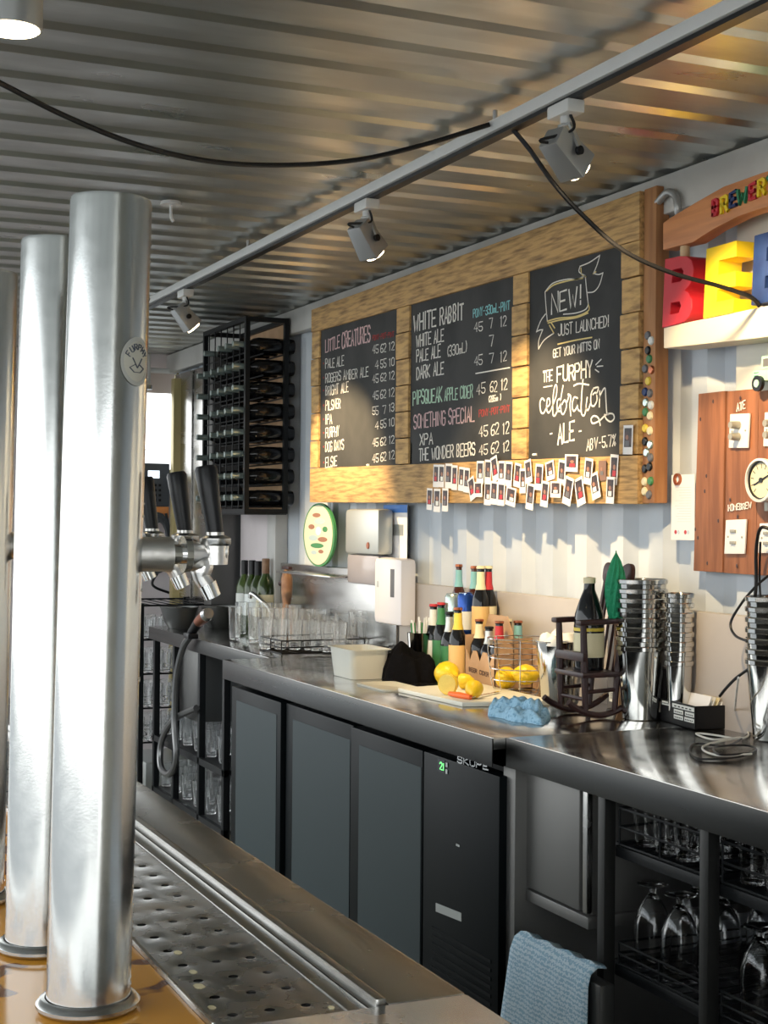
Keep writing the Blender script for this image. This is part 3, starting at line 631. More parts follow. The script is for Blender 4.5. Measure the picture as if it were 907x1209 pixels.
# knots in the timber
mb = MB(); m3 = Matrix.Rotation(-pi/2, 3, 'Y')
for x, y in ((843, 474), (828, 495), (833, 580), (835, 562), (849, 615), (822, 625), (825, 635), (836, 665), (875, 470), (863, 590), (871, 668), (872, 610)):
    p = pp(x, y)-C0; mb.lathe([(0, 0), (.0035, 0), (.003, .0006), (0, .0008)], 8, c=(-.0022, p.y, p.z), m=m3, sx=1.7)
mb.build('knots', 'dark_wood', cpn)
p = pp(899, 567, 2.40); g = thing('pressure_gauge', 'round dial gauge with white rim and black needle', 'gauge', (PXX-.008, p.y, p.z))
m3 = Matrix.Rotation(-pi/2, 3, 'Y')
MB().lathe([(0, 0), (.045, 0), (.052, .006), (.056, .030), (.056, .040), (.050, .042), (.049, .030), (0, .030)], 40, m=m3).build('case', 'white', g)
MB().lathe([(.0485, .0305), (.0485, .036), (.0455, .036), (.0455, .0305)], 40, m=m3).build('inner_ring', 'black', g)
MB().lathe([(0, .0302), (.0450, .0302), (.0450, .0315), (0, .0315)], 36, m=m3).build('dial', 'lab_cream', g)
mb = MB()
for k in range(11):
    a = radians(225-27*k); r0, r1 = .030, .042; mb.bar((-.0317, -cos(a)*r0, sin(a)*r0), (-.0317, -cos(a)*r1, sin(a)*r1), .0025, .0006, up=(1, 0, 0))
mb.build('scale_marks', 'sticker_ink', g); mb = MB().bar((-.0335, .028, -.012), (-.0335, -.030, .012), .004, .0012, up=(1, 0, 0)); mb.cyl((-.0318, 0, 0), (-.0350, 0, 0), .007, n=12); mb.build('needle', 'black', g)
MB().cyl((-.01, 0, -.056), (-.01, 0, -.078), .010, n=6).build('stem_nut', 'knob', g)
# mint toy vehicle sticker/plaque on top of the panel
p = pp(914, 452, 2.43); g = thing('toy_truck', 'mint green toy truck fixed to the wall above the cedar panel', 'toy', (2.425, p.y, p.z))
s = MPP(p)
MB().box(-.012, .012, -.06, .065, .006, .035).box(-.012, .012, -.06, .03, .035, .07).build('body', 'mint', g, bevel=.003)
MB().box(-.0125, -.012, -.01, .022, .042, .062).build('window', 'grey_card', g); 
for y_ in (.035, -.04):
    w_ = MB().cyl((-.022, y_, 0), (-.012, y_, 0), .020, n=20).build('wheel', 'black', g); MB().cyl((-.0235, y_, 0), (-.022, y_, 0), .010, n=14).build('hub', 'mint', w_)
mb = MB(); mb.box(-.0125, -.012, .040, .058, .012, .014).box(-.0125, -.012, .040, .058, .020, .022).box(-.0125, -.012, .040, .058, .028, .030); mb.build('grille', 'green', g)
# paper notice with round clip
p0, p1 = PX(793, 565, 2.452), PX(820, 638, 2.452)
t = thing('paper_notice', 'white paper notice with faint text hung beside the cedar panel', 'paper', (2.452, (p0.y+p1.y)/2, p1.z)); W = abs(p0.y-p1.y); H = p0.z-p1.z+.01
MB().box(0, .001, -W/2, W/2, 0, H).build('sheet', 'paper', t)
mb = MB(); 
for k in range(14): mb.box(-.0004, 0, -W*.36, W*(.1+.25*random.random()), H*(.28+.04*k), H*(.284+.04*k))
mb.build('text_lines', 'lab_silver', t)
for k, yy in enumerate((.30, .18, -.12, -.24)):
    mb = MB(); n = 12; mb.prism([(cos(2*pi*j/n)*.006+yy*W, sin(2*pi*j/n)*.006+H*.12) for j in range(n)], (0, 0, 0), (0, 1, 0), (0, 0, 1), (-1, 0, 0), .0005); mb.build('stamp', ['lab_red', 'lab_silver'][k % 2], t)
MB().lathe([(.010, 0), (.017, 0), (.017, .006), (.010, .006), (.010, 0)], 20, c=(0, W*.2, H*.93), m=m3).build('round_clip', 'copper', t)

# ---------------------------------------------------------------- wine rack
rc = PX(294, 373, 2.20); ry0 = 6.57; ry1 = 7.25; rx0, rx1 = 2.20, 2.485
zt = PY(294, 373, ry0).z; zb = 1.475
rk = thing('wine_rack', 'black steel wall wine rack with wire grid front', 'wine rack', (rx0, ry0, zb)); H = zt-zb; D = rx1-rx0-.07; W = ry1-ry0
mb = MB(); t_ = .022
for x in (0, D-t_):
    for y in (0, W-t_): MB().box(x, x+t_, y, y+t_, 0, H).build('upright', 'black_frame', rk)
mb = MB()
for z in (0, H-t_):
    for x in (0, D-t_): MB().box(x, x+t_, t_, W-t_, z, z+t_).build('frame_rail', 'black_frame', rk)
    for y in (0, W-t_): MB().box(t_, D-t_, y, y+t_, z, z+t_).build('frame_rail', 'black_frame', rk)
MB().box(.004, D-.004, .004, W-.004, -.004, -.0005).build('base_panel', 'black_frame', rk)
MB().box(D-.004, D-.0005, t_, W-t_, t_, H-t_).build('back_panel', 'card', rk)
rows_z = [.035+k*(H-.10)/8 for k in range(8)]
for z in rows_z:
    mb = MB(); 
    for x in (.012, D*.45, D-.012): MB().tube([(x, t_, z), (x, W-t_, z)], .0035, 6).build('shelf_wire', 'black_frame', rk)
for k in range(1, 7):
    y = k*W/7; MB().tube([(.004, y, t_), (.004, y, H-t_)], .003, 6).build('grid_wire', 'black_frame', rk)
wb = None
for r, z in enumerate(rows_z):
    for c in range(6):
        y = .055+c*(W-.11)/5
        if r in (2, 3, 4, 5) and c == 4: continue
        if r == 7 and c in (3, 5): continue
        if wb is None:
            m3 = Matrix.Rotation(-pi/2, 3, 'Y')
            wb = thing('wine_bottle', 'dark bottle lying in the wall rack, first row from bottom, first from near side', 'bottle', (0, 0, 0), 'wine bottles lying in the wall rack')
            MB().lathe([(0, 0), (.034, 0), (.0365, .01), (.0365, .175), (.030, .20), (.015, .225), (.0135, .235), (.0135, .262), (0, .262)], 18, m=m3).build('body', 'bottle_black', wb)
            MB().lathe([(.0142, .232), (.0142, .298), (.0142, .300), (0, .300)], 14, m=m3).build('foil', 'can_silver', wb); first = True
            o = wb
        else: o = dup(wb, (0, 0, 0))
        o.location = (rx0+.255, ry0+y, zb+z+.0405)
        o['label'] = 'dark bottle lying in the wall rack, %s row from bottom, %s from near side' % (ordn[r], ordn[c])
# ---------------------------------------------------------------- far left clutter (beyond the taps)
t = thing('payment_terminal', 'dark wall phone with small lit screen under the far hatch', 'terminal', PY(182, 598, FAR-.05))
MB().box(-.10, .09, -.02, .03, 0, .26).build('housing', 'grey_plastic', t, bevel=.008); MB().box(-.045, .025, -.024, -.0205, .17, .215).build('screen', 'screen', t)
mb = MB()
for i in range(3):
    for j in range(4): mb.box(-.035+i*.028, -.02+i*.028, -.0235, -.0205, .03+j*.03, .045+j*.03)
mb.build('keys', 'black', t)
t = thing('orange_tray', 'small orange tub hanging below the far terminal', 'tub', PY(187, 612, FAR-.06)); MB().box(-.05, .06, -.02, .04, 0, .07).build('tub', 'orange_gloss', t, bevel=.006)
cable('hanging_wire', 'thin dark wires looping below the far terminal', [PY(196, 606, 8.65), PY(201, 640, 8.65), PY(190, 670, 8.65), PY(180, 690, 8.65), PY(200, 700, 8.65)], .008)
t = thing('cable_bundle', 'dark bundle of coiled cables hanging at the far wall', 'cables', PY(187, 665, 8.62))
mb = MB()
for k in range(5): mb.tube([(cos(a)*(.05+.008*k), .01*k-.02, .12+sin(a)*(.13+.012*k)) for a in [2*pi*j/20 for j in range(20)]], .008, 6, closed=True)
mb.build('coil', 'grey_plastic', t)
t = thing('leaning_post', 'brass-coloured upright post beside the far terminal', 'post', PY(207, 745, 8.45)); MB().box(-.03, .03, -.03, .03, -.9, 2.35-PY(207, 745, 8.45).z-.08).build('post', 'post_yellow', t, bevel=.003)

# ---------------------------------------------------------------- back bench
FZ = .9; FT = .074
B1, B2, B0 = 1.776, 1.815, 1.965
yj = 3.32; ym = PX(263, 774, B1).y; ye = PX(176, 735, B0).y
wk = thing('worktop', 'long stainless steel back bench worktop with folded front edge', 'worktop', (B1, yj, FZ))
def loc_box(x0, x1, y0, y1, z0, z1, mb=None): return (mb or MB()).box(x0-B1, x1-B1, y0-yj, y1-yj, z0-FZ, z1-FZ)
loc_box(B1+.004, 2.437, yj+.001, ym, FZ-.03, FZ).build('top_sheet', 'steel_bench', wk, bevel=.002)
loc_box(B1, B1+.003, yj+.001, ym, FZ-FT, FZ-.001).build('fascia', 'steel_fascia', wk, bevel=.001)
loc_box(B0+.004, 2.43, ym+.001, ye, FZ-.03, FZ).build('top_sheet', 'steel_bench', wk, bevel=.002)
m = loc_box(B0, B0+.003, ym+.001, ye, FZ-.062, FZ-.001); loc_box(B0, 2.43, ye+.001, ye+.004, FZ-.062, FZ, m); m.build('fascia', 'steel_fascia', wk, bevel=.001)
loc_box(B1+.004, B0, ym+.0005, ym+.0035, FZ-FT, FZ-.001).build('end_fascia', 'steel_fascia', wk)
w2 = thing('worktop', 'near stainless steel worktop carrying the bucket stacks and card box', 'worktop', (B2, yj, FZ))
def lb(x0, x1, y0, y1, z0, z1, mb=None): return (mb or MB()).box(x0-B2, x1-B2, y0-yj, y1-yj, z0-FZ, z1-FZ)
lb(B2+.004, 2.437, .6, yj-.001, FZ-.03, FZ).build('top_sheet', 'steel_bench', w2, bevel=.002)
lb(B2, B2+.003, .6, yj-.001, FZ-FT, FZ-.001).build('fascia', 'steel_fascia', w2, bevel=.001)

# under-bench fridge with three glass doors
FX = 1.80
fy = lambda x: PX(x, 900, FX).y
y0, y1 = fy(588.5), fy(271); fr = thing('bar_fridge', 'black three-door under-bench bar fridge with frosted grey doors', 'fridge', (FX, y0, 0)); Y = lambda x: fy(x)-y0
MB().box(.05, .60, 0, y1-y0, .09, .812).build('cabinet', 'fridge_black', fr, bevel=.004)
MB().box(.06, .55, .05, y1-y0-.05, 0, .0895).build('kick_base', 'black', fr)
for (xa, xb, fa, fb, dx) in ((279, 326.5, 273, 331, .0), (341.5, 409, 333, 412, .014), (424.5, 498, 414, 499, .0)):
    MB().box(dx, .049, Y(fb), Y(fa), .10, .80).build('door', 'fridge_black', fr, bevel=.004)
doors = [o for o in fr.children if o.name.startswith('door')]
for dob, (xa, xb, dx) in zip(doors, ((279, 326.5, 0), (341.5, 409, .014), (424.5, 498, 0))):
    MB().box(dx-.0015, dx+.001, Y(xb), Y(xa), .12, .752).build('glass_pane', 'fridge_glass', dob)
gp = MB().box(.0, .049, Y(590), Y(500.5), .10, .80).build('control_panel', 'fridge_black', fr, bevel=.003); gp['label'] = 'black front panel with green display and silver lettering'
p = PX(521, 904, FX-.001); MB().box(-.0012, 0, -.022, .022, -.018, .018).build('display', 'black_gloss', gp, loc=(0, p.y-y0, p.z))
mb = MB(); ptext(mb, '21', (519.5, 908), (524.5, 909.5), 8, FX-.0014, .16, 0); o_ = Vector((FX, y0, 0)); mb.v = [tuple(Vector(v)-o_) for v in mb.v]; mb.build('digits', 'led_green', gp)
for yy in (903, 911): p = PX(528, yy, FX); MB().box(-.0022, -.0012, -.006, .006, -.006, .006).build('button', 'lab_silver', gp, loc=(0, p.y-y0, p.z))
mb = MB(); ptext(mb, 'SKOPE', (541, 900), (577, 909), 7.5, FX-.0005, .24, 0, .002); mb.v = [tuple(Vector(v)-o_) for v in mb.v]; mb.build('lettering', 'chrome', gp)
pts = [PX(x, y, FX)-o_ for x, y in ((515, 1066), (515, 1076), (545, 1088), (545, 1078))]
MB().prism([(-q.y, q.z) for q in pts], (0, 0, 0), (0, -1, 0), (0, 0, 1), (-1, 0, 0), .0012).build('rating_plate', 'lab_silver', gp)
mb = MB()
for k in range(9): mb.box(-.002, 0, Y(582), Y(512), .14+.022*k, .149+.022*k)
mb.build('vent_louvres', 'fridge_black', gp)
p = PX(541, 998, FX); MB().box(-.0015, 0, -.01, .01, -.003, .003).build('badge', 'lab_silver', gp, loc=(0, p.y-y0, p.z))

# steel side panel, cupboard, legs
ya, yb = PX(608, 950, 1.82).y, PX(592, 950, 1.82).y
MB().box(0, .58, 0, yb-ya-.008, 0, .824).build('side_panel', 'steel_cupboard', w2, bevel=.003, loc=(1.822-B2, ya-yj+.002, -FZ))
CXX = 1.86
ya, yb = PX(695, 1000, CXX).y, PX(611, 1000, CXX).y-.035; z0 = PX(695, 1097, CXX).z; z1 = .824
cb = thing('steel_cupboard', 'small stainless steel cupboard hung under the bench with a lock', 'cupboard', (CXX, ya, z0))
MB().box(.012, .50, 0, yb-ya, .03, z1-z0).build('body', 'steel_cupboard', cb, bevel=.003)
MB().box(-.006, .50, -.01, yb-ya, 0, .029).build('base_tray', 'steel_cupboard', cb, bevel=.003)
dr = MB().box(-.004, .0115, .035, yb-ya-.002, .034, z1-z0-.01).build('door', 'steel_cupboard', cb, bevel=.003)
p = PX(617, 976, CXX)-Vector((CXX, ya, z0)); MB().lathe([(.016, 0), (.016, .004), (.011, .006), (.011, .016), (0, .017)], 20, c=(-.004, p.y, p.z), m=m3).build('lock', 'chrome', dr)
MB().box(-.003, .010, 0, .022, .034, z1-z0-.01).build('edge_post', 'steel', cb, bevel=.002)

# glass shelf units under the near bench (legs, wire baskets)
def legrack(label, y_lo, y_hi, legs, shelves, x0=1.835, x1=2.38, floorz=0, m='steel_dull', lab_leg=None):
    t = thing('glass_rack_frame', label, 'rack', (x0, y_lo, 0)); m = 'rack_dark'
    for y in legs:
        for x in (0, x1-x0-.035): MB().box(x, x+.030, y-y_lo, y-y_lo+.030, 0, .824).build('leg', m, t, bevel=.003)
    for z in shelves:
        MB().box(0.032, .05, .032, y_hi-y_lo-.032, z-.030, z-.0045).build('shelf_edge', 'black_frame', t, bevel=.002)
        MB().box(0.051, x1-x0-.036, 0, y_hi-y_lo, z-.014, z-.004).build('shelf', 'black_frame', t)
    return t
yl1, yl2 = PX(704, 1000, 1.835).y-.036, PX(836, 1050, 1.835).y
lr = legrack('dark steel shelf frame under the near bench holding glass baskets', 0.9, yl1+.036, (yl1, yl2, .95), (.715, .445, .16))
def basket(label, x0, x1, y0, y1, z, h=.07, nx=6, ny=8, name='wire_basket', group='black wire glass baskets', m='black_frame', r=.0028):
    t = thing(name, label, 'basket', (x0, y0, z), group); W, L = x1-x0, y1-y0
    mb = MB()
    for zz in (r, h*.5, h): mb.tube([(0, 0, zz), (W, 0, zz), (W, L, zz), (0, L, zz)], r*1.1, 6, closed=True)
    mb.build('rim', m, t); mb = MB()
    for k in range(1, nx): x = k*W/nx; mb.tube([(x, 0, r), (x, L, r)], r*.8, 5)
    for k in range(1, ny): y = k*L/ny; mb.tube([(0, y, r), (W, y, r)], r*.8, 5)
    mb.build('floor_wires', m, t)
    for (a, b2) in ((0, 0), (W, 0), (W, L), (0, L), (0, L/2), (W, L/2)): MB().tube([(a, b2, r), (a, b2, h)], r*.9, 5).build('post', m, t)
    return t
# glasses
def tumbler(r0, r1, h, wall=.0022, base=.008, n=20):
    return MB().lathe([(0, 0), (r0-.002, 0), (r0, .003), (r0+(r1-r0)*.3, h*.3), (r1, h-.001), (r1-wall*.5, h), (r1-wall, h-.001), (r0-wall+(r1-r0)*.3, h*.3), (r0-wall, base+.002), (r0-wall-.003, base), (0, base)], n)
def goblet(h=.185, n=22):
    return MB().lathe([(0, 0), (.034, 0), (.035, .002), (.018, .006), (.008, .012), (.007, .022), (.016, .032), (.030, .055), (.040, .085), (.042, .115), (.040, .150), (.0385, h), (.037, h), (.0385, .150), (.0405, .115), (.0385, .086), (.028, .057), (.014, .036), (0, .030)], n)
GL = {}
def glass(kind, loc, label, group, rot=None):
    key = kind[0]
    if key not in GL:
        me = (goblet() if key == 'goblet' else tumbler(*kind[1:])); o = me.build('drinking_glass', 'glass' if key in ('goblet', 'tumb', 'bowl') else 'glass_wet'); GL[key] = o
    else: o = GL[key].copy(); C.objects.link(o)
    o.location = loc; tag(o, label, 'glass', group)
    if rot: o.rotation_euler = rot
    return o
tb = ('tumb', .026, .034, .105)
sides = (('between the dark legs', yl2+.05, yl1-.02), ('right of the dark leg', .99, yl2-.012))
for nm, ya, yb in sides:
    basket('black wire basket of tumblers on the upper shelf %s' % nm, 1.862, 2.32, ya, yb, .7155, .085)
    k = int((yb-ya-.04)/.078); 
    for i in range(4):
        for j in range(k): glass(tb, (1.905+i*.085, yb-.045-j*.078, .7215), 'upper basket tumbler %s, %s file, %s from far end' % (nm, ordn[i], ordn[j]), 'tumblers on the upper shelf %s' % nm)
    basket('black wire basket of inverted glasses %s' % nm, 1.862, 2.32, ya, yb, .4455, .05)
    k = int((yb-ya-.03)/.105)
    for i in range(3):
        for j in range(k):
            glass(('goblet',), (1.915+i*.115, yb-.055-j*.105, .4520+.185), 'inverted glass %s, %s file, %s from far end' % (nm, ordn[i], ordn[j]), 'inverted glasses on the middle shelf %s' % nm, rot=(pi, 0, 0))
    k = int((yb-ya-.03)/.095)
    for i in range(3):
        for j in range(k): glass(('bowl', .032, .042, .075), (1.915+i*.115, ya+.06+j*.095, .1665), 'bottom shelf glass %s, %s file, %s from far end' % (nm, ordn[i], ordn[k-1-j]), 'low glasses on the bottom shelf %s' % nm)
    basket('black wire basket on the bottom shelf %s' % nm, 1.862, 2.32, ya, yb, .1605, .05)

# blue wipes draped over a bin below the cupboard
ys = PX(705, 1150, 1.76).y; ye2 = PX(600, 1150, 1.76).y; L = ye2-ys
t = thing('wipe_bin', 'bin draped with light blue patterned wipe under the steel cupboard', 'bin', (1.76, (ys+ye2)/2, 0))
MB().box(.012, .050, -L/2+.005, L/2-.02, 0, .425).build('bin', 'steel_dull', t, bevel=.006)
mb = MB(); n = 18; sec = [(-.02, .02), (-.012, .18), (-.004, .32), (.0, .40), (.010, .432), (.03, .446), (.052, .440)]
for j in range(n+1):
    f = j/n; 
    for i, (x, z) in enumerate(sec):
        y = -L/2+.04+(L-.05)*f + (.06*(1-z/.45) if f > .5 else 0)*(f-.5)*2; wv = .003*sin(j*1.3+i)
        mb.v.append((x+wv, y, z+wv+.012*(1-f)))
k = len(sec)
for j in range(n):
    for i in range(k-1): mb.f.append((j*k+i, (j+1)*k+i, (j+1)*k+i+1, j*k+i+1))
o = mb.build('wipe', 'chux', t); sm = o.modifiers.new('s', 'SOLIDIFY'); sm.thickness = .003

# ---------------------------------------------------------------- far bench underside: frames, racks, sink panel
t = bpy.data.objects.new('leg_frame', None); C.objects.link(t); t.parent = wk; t.location = (B0+.01-B1, ym-yj, -FZ)
yy = [PX(x, 850, B0+.01).y for x in (180, 203, 233, 262)]
for y in yy: 
    for xx in (0, .38): MB().box(xx, xx+.03, y-ym-.03, y-ym, 0, .836).build('leg', 'black_frame', t, bevel=.002)
for z in (.10, .36): MB().box(.0, .02, yy[3]-ym-.03, yy[0]-ym, z-.03, z).build('rail', 'black_frame', t); 
MB().box(.021, .42, yy[3]-ym-.03, yy[0]-ym, .34, .358).build('shelf', 'black_frame', t); MB().box(.021, .42, yy[3]-ym-.03, yy[0]-ym, .08, .098).build('shelf', 'steel_dull', t)
pa = PX(234, 790, B0+.045); pb = PX(207, 790, B0+.045)
MB().box(0, .3, 0, pb.y-pa.y, 0, .33).build('sink_panel', 'steel_dull', wk, bevel=.004, loc=(B0+.045-B1, pa.y-yj, .50-FZ))
gs = ('schooner', .024, .031, .12)
for z, nm in ((.3605, 'middle'), (.1005, 'bottom')):
    for j in range(7):
        for i in range(3): glass(gs, (B0+.07+i*.08, yy[3]+.06+j*.19-.1+.03*i, z+.001), 'schooner on the %s shelf under the far bench, %s file, %s from near end' % (nm, ordn[i], ordn[j]), 'schooners on the %s shelf under the far bench' % nm)
# narrow rack between the fridge and the far frame
yn0, yn1 = PX(268, 850, 1.82).y, PX(240, 850, 1.82).y
# glass rack tower beyond the bench, at the far left
ra = PF(180, 900, 8.1); t = thing('crate_shelf', 'tall dark rack of glass baskets beyond the end of the bench', 'rack', (1.98, 7.62, 0))
for x in (0, .42):
    for y in (0, .62): MB().box(x, x+.025, y, y+.025, 0, 1.0).build('leg', 'black_frame', t)
for z in (.28, .46, .64, .82, 1.0):
    mb = MB(); mb.tube([(.012, .012, z-.01), (.433, .012, z-.01), (.433, .633, z-.01), (.012, .633, z-.01)], .005, 6, closed=True)
    for k in range(1, 7): mb.tube([(.012+k*.06, .012, z-.01), (.012+k*.06, .633, z-.01)], .003, 5)
    mb.build('basket_shelf', 'black_frame', t)
for z, nm in ((.28, 'lowest'), (.46, 'second'), (.64, 'third'), (.82, 'fourth')):
    for i in range(4):
        for j in range(3): glass(('crate', .030, .036, .10), (2.04+i*.10, 7.70+j*.16, z-.0060+.002), 'stubby glass on the %s shelf of the far rack, %s file, %s from near end' % (nm, ordn[i], ordn[j]), 'glasses on the %s shelf of the far rack' % nm)
p = PZ(180, 905, 0); t = thing('floor_crate', 'pale low crate on the floor at the far left', 'crate', (2.0, 7.62, 0)); MB().box(.03, .38, .04, .5, .0, .16).build('crate', 'lab_silver', t, bevel=.01)

# ---------------------------------------------------------------- sink rinser hose, bowls
hp = PX(226, 742, B0-.03)
cable('rinse_hose', 'grey braided spray hose looping down in front of the bench', [PX(224, 752, B0-.03), PX(216, 765, B0-.035), PX(208, 800, B0-.04), PX(206, 850, B0-.04), PX(208, 895, B0-.04), PX(200, 914, B0-.04), PX(190, 905, B0-.03), PX(191, 875, B0-.02), PX(205, 850, B0-.012), PX(232, 836, B0-.008)], .0155, 'hose', 'hose')
t = thing('spray_gun', 'black and brass spray gun head clipped at the bench edge', 'sprayer', hp)
e = PX(244, 726, B0-.03)-hp; MB().cyl((0, 0, -.02), e*.5, .019, .024, 14).build('grip', 'black', t); MB().cyl(e*.5, e*1.0, .024, .028, 14).build('head', 'copper', t); MB().cyl(e*1.0, e*1.12, .030, .024, 14).build('nozzle', 'chrome', t)
MB().box(-.03, .02, -.05, .03, -.045, -.02).build('clip', 'black', t, bevel=.006)
for (bx_, L) in ((2.08, 'dark steel bowl at the far end of the bench, left one'), (2.29, 'dark steel bowl at the far end of the bench, right one')):
    t = thing('mixing_bowl', L, 'bowl', (bx_, 7.22, .9005), 'steel bowls'); r = .093
    MB().lathe([(0, 0), (r*.6, 0), (r*.8, .03), (r, .10), (r*1.06, .104), (r*1.06, .107), (r*.99, .105), (r*.78, .034), (r*.58, .004), (0, .004)], 30).build('bowl', 'steel_dull', t)
    MB().lathe([(r*1.05, .1045), (r*1.075, .1065), (r*1.05, .109)], 30).build('rim', 'steel', t)

# ---------------------------------------------------------------- drying glasses with racks
hb = ('high', .024, .030, .150); mg = ('middy', .025, .033, .125)
def row(kind, pa, pb, n, label, group, jit=1.2, z=.9062):
    for k in range(n):
        f = k/max(1, n-1); p = PZ(pa[0]+(pb[0]-pa[0])*f+random.uniform(-jit, jit)*.3, pa[1]+(pb[1]-pa[1])*f, z); p.x = min(p.x, 2.395)
        glass(kind, (p.x, p.y, z), label+(', %s from the left' % ordn[k] if n > 1 else ''), group)
row(hb, (277, 755), (277, 755), 1, 'single tall glass at the left corner of the drying rack', 'tall glass at the drying rack corner')
row(hb, (285, 748), (375, 752), 7, 'tall highball glass in the middle row of the drying rack', 'highball glasses in the middle row')
row(hb, (290, 740), (382, 744), 7, 'tall highball glass in the back row of the drying rack', 'highball glasses in the back row')
row(hb, (300, 757), (378, 759), 6, 'tall glass in the second-front row of the drying rack', 'tall glasses in the second-front row')
row(mg, (313, 766), (366, 767), 4, 'faceted beer glass in the front row of the drying rack', 'beer glasses in the front row')
row(mg, (374, 768), (401, 771), 3, 'short tumbler in the small wire rack behind the white tub', 'tumblers behind the white tub')
row(mg, (384, 758), (413, 761), 3, 'short tumbler in the second row behind the white tub', 'tumblers in the second row behind the white tub')
p = PZ(423, 768, .9062); glass(('pint', .026, .042, .165), (p.x, p.y, .9062), 'large flared pint glass left of the soap dispenser', None)
p = PZ(458, 764, .9062); glass(('jug', .034, .043, .150), (min(p.x, 2.39), p.y, .9062), 'wide pint glass in front of the soap dispenser', None)
p = PZ(474, 768, .9062); glass(('sm', .027, .035, .11), (p.x, p.y, .9062), 'small tumbler left of the metal straw cup', None)
p = PZ(440, 766, .9062); glass(('pilsner', .022, .033, .15), (p.x, p.y, .9062), 'slim pilsner glass between the two wide pint glasses', None)
def brack(pa, pb, depth, label, h=.05):
    A, B = PZ(*pa, .9), PZ(*pb, .9); y0, y1 = min(A.y, B.y), max(A.y, B.y); x = (A.x+B.x)/2
    return basket(label, min(x, 2.0 if x < 2.05 else x), min(x+depth, 2.425), y0, y1, .9008, h, 5, 7, 'drying_rack', 'black wire drying racks')
A, B = PZ(275, 765, .9), PZ(371, 772, .9)
brack((268, 768), (372, 772), .40, 'black wire drying rack under the tall highball glasses', .055)
brack((375, 778), (470, 776), .34, 'black wire drying rack behind the white plastic tub', .04)
p = PZ(412, 748, .9); t = thing('sink_tap', 'chrome lever mixer tap among the drying glasses', 'tap', (2.41, p.y+.05, .9))
q = PX(410, 733, 2.40)-Vector((2.41, p.y+.05, .9)); q2 = PX(374, 709, 2.30)-Vector((2.41, p.y+.05, .9))
MB().cyl((0, 0, 0), (0, 0, .07), .022, .020).build('base', 'chrome', t)
MB().tube(smooth_pts([(0, 0, .065), (-.02, .01, .10), (-.06, .05, .15), (-.09, .09, .185), (-.10, .115, .19), (-.10, .125, .17)]), .011, 10).build('spout', 'chrome', t)
MB().bar((0, 0, .08), (.01, -.10, .10), .02, .008).build('lever', 'chrome', t)

# wine bottles standing at the back, wooden grinder
def wine(label, p, cap='black', s=1.0, lbl='lab_white', bm='bottle_green'):
    t = thing('wine_bottle', label, 'bottle', p, 'standing wine bottles')
    H = .30*s; MB().lathe([(0, 0), (.034*s, 0), (.037*s, .008), (.037*s, .60*H), (.030*s, .69*H), (.016*s, .78*H), (.0135*s, .84*H), (.0145*s, .97*H), (0, .97*H)], 22).build('glass_body', bm, t)
    MB().lathe([(.0158*s, .79*H+.004), (.0158*s, H), (.013*s, H+.002), (0, H+.002)], 16).build('capsule', cap, t)
    MB().lathe([(.0376*s, .22*H), (.0376*s, .52*H)], 22).build('label_wrap', lbl, t); return t
for (px, py, h, L, cap, lb_) in ((289, 740, 662, 'green wine bottle with black cap, leftmost of four', 'black', 'lab_white'), (298, 741, 662, 'green wine bottle with black cap, second from the left', 'black', 'lab_silver'), (305, 742, 663, 'green wine bottle with black cap, third from the left', 'black', 'lab_white'), (314, 743, 660, 'green wine bottle with brown capsule and cream label, rightmost', 'tan_wood', 'lab_cream')):
    p = PX(px, py, 2.40); base = Vector((2.385, p.y, .9005)); s = (PX(px, h, 2.385).z-.9)/.30
    r = PX(px, h, 2.385); base.y = r.y; wine(L, base, cap, s, lb_)
r = PX(339, 668, 2.385); t = thing('wooden_grinder', 'turned wooden tap stand beside the wine bottles', 'grinder', (2.385, r.y, .9005)); H = r.z-.9
MB().lathe([(0, 0), (.030, 0), (.030, .02), (.020, .04), (.018, H*.45), (.026, H*.62), (.027, H*.82), (.018, H*.92), (.010, H*.95), (0, H*.95)], 20).build('body', 'tan_wood', t)
MB().bar((0, -.045, H*.97), (0, .045, H*.97), .02, .014).build('cross_handle', 'dark_wood', t, bevel=.003); MB().cyl((0, .02, H*.76), (0, .085, H*.74), .013, n=12).build('side_spout', 'dark_wood', t)

# wall items: oval plate sign, dispensers, poster
def disc_x(mb, cy, cz, ry, rz, x, d, n=40): return mb.prism([(cos(2*pi*k/n)*ry+cy, sin(2*pi*k/n)*rz+cz) for k in range(n)], (x, 0, 0), (0, 1, 0), (0, 0, 1), (-1, 0, 0), d)
p = PX(379, 632, 2.42); t = thing('oval_sign', 'round painted tin sign with green rim leaning under the menu board', 'sign', (2.42, p.y, PX(379, 669, 2.42).z)); RZ = (PX(379, 594, 2.42).z-PX(379, 669, 2.42).z)/2; RY = (PX(361, 632, 2.42).y-PX(398, 632, 2.42).y)/2
disc_x(MB(), 0, RZ, RY, RZ, 0, .012).build('rim', 'lab_green', t); disc_x(MB(), 0, RZ, RY*.91, RZ*.94, -.0122, .002).build('face', 'plate_art', t)
for (cy, cz, ry, rz, m) in ((.1, 1.62, .26, .07, 'art_brown'), (-.1, 1.42, .34, .10, 'art_blue'), (.42, 1.25, .20, .08, 'art_brown'), (-.45, 1.18, .16, .09, 'lab_green'), (-.02, 1.12, .18, .14, 'napkin'), (.30, .90, .30, .09, 'art_blue'), (-.3, .86, .30, .08, 'art_brown'), (.05, .66, .42, .08, 'lab_green'), (-.2, .48, .16, .06, 'art_brown'), (.25, .44, .18, .06, 'art_blue')):
    disc_x(MB(), cy*RY, cz*RZ, ry*RY, rz*RZ, -.0143, .0006, 14).build('painted_scene', m, t)
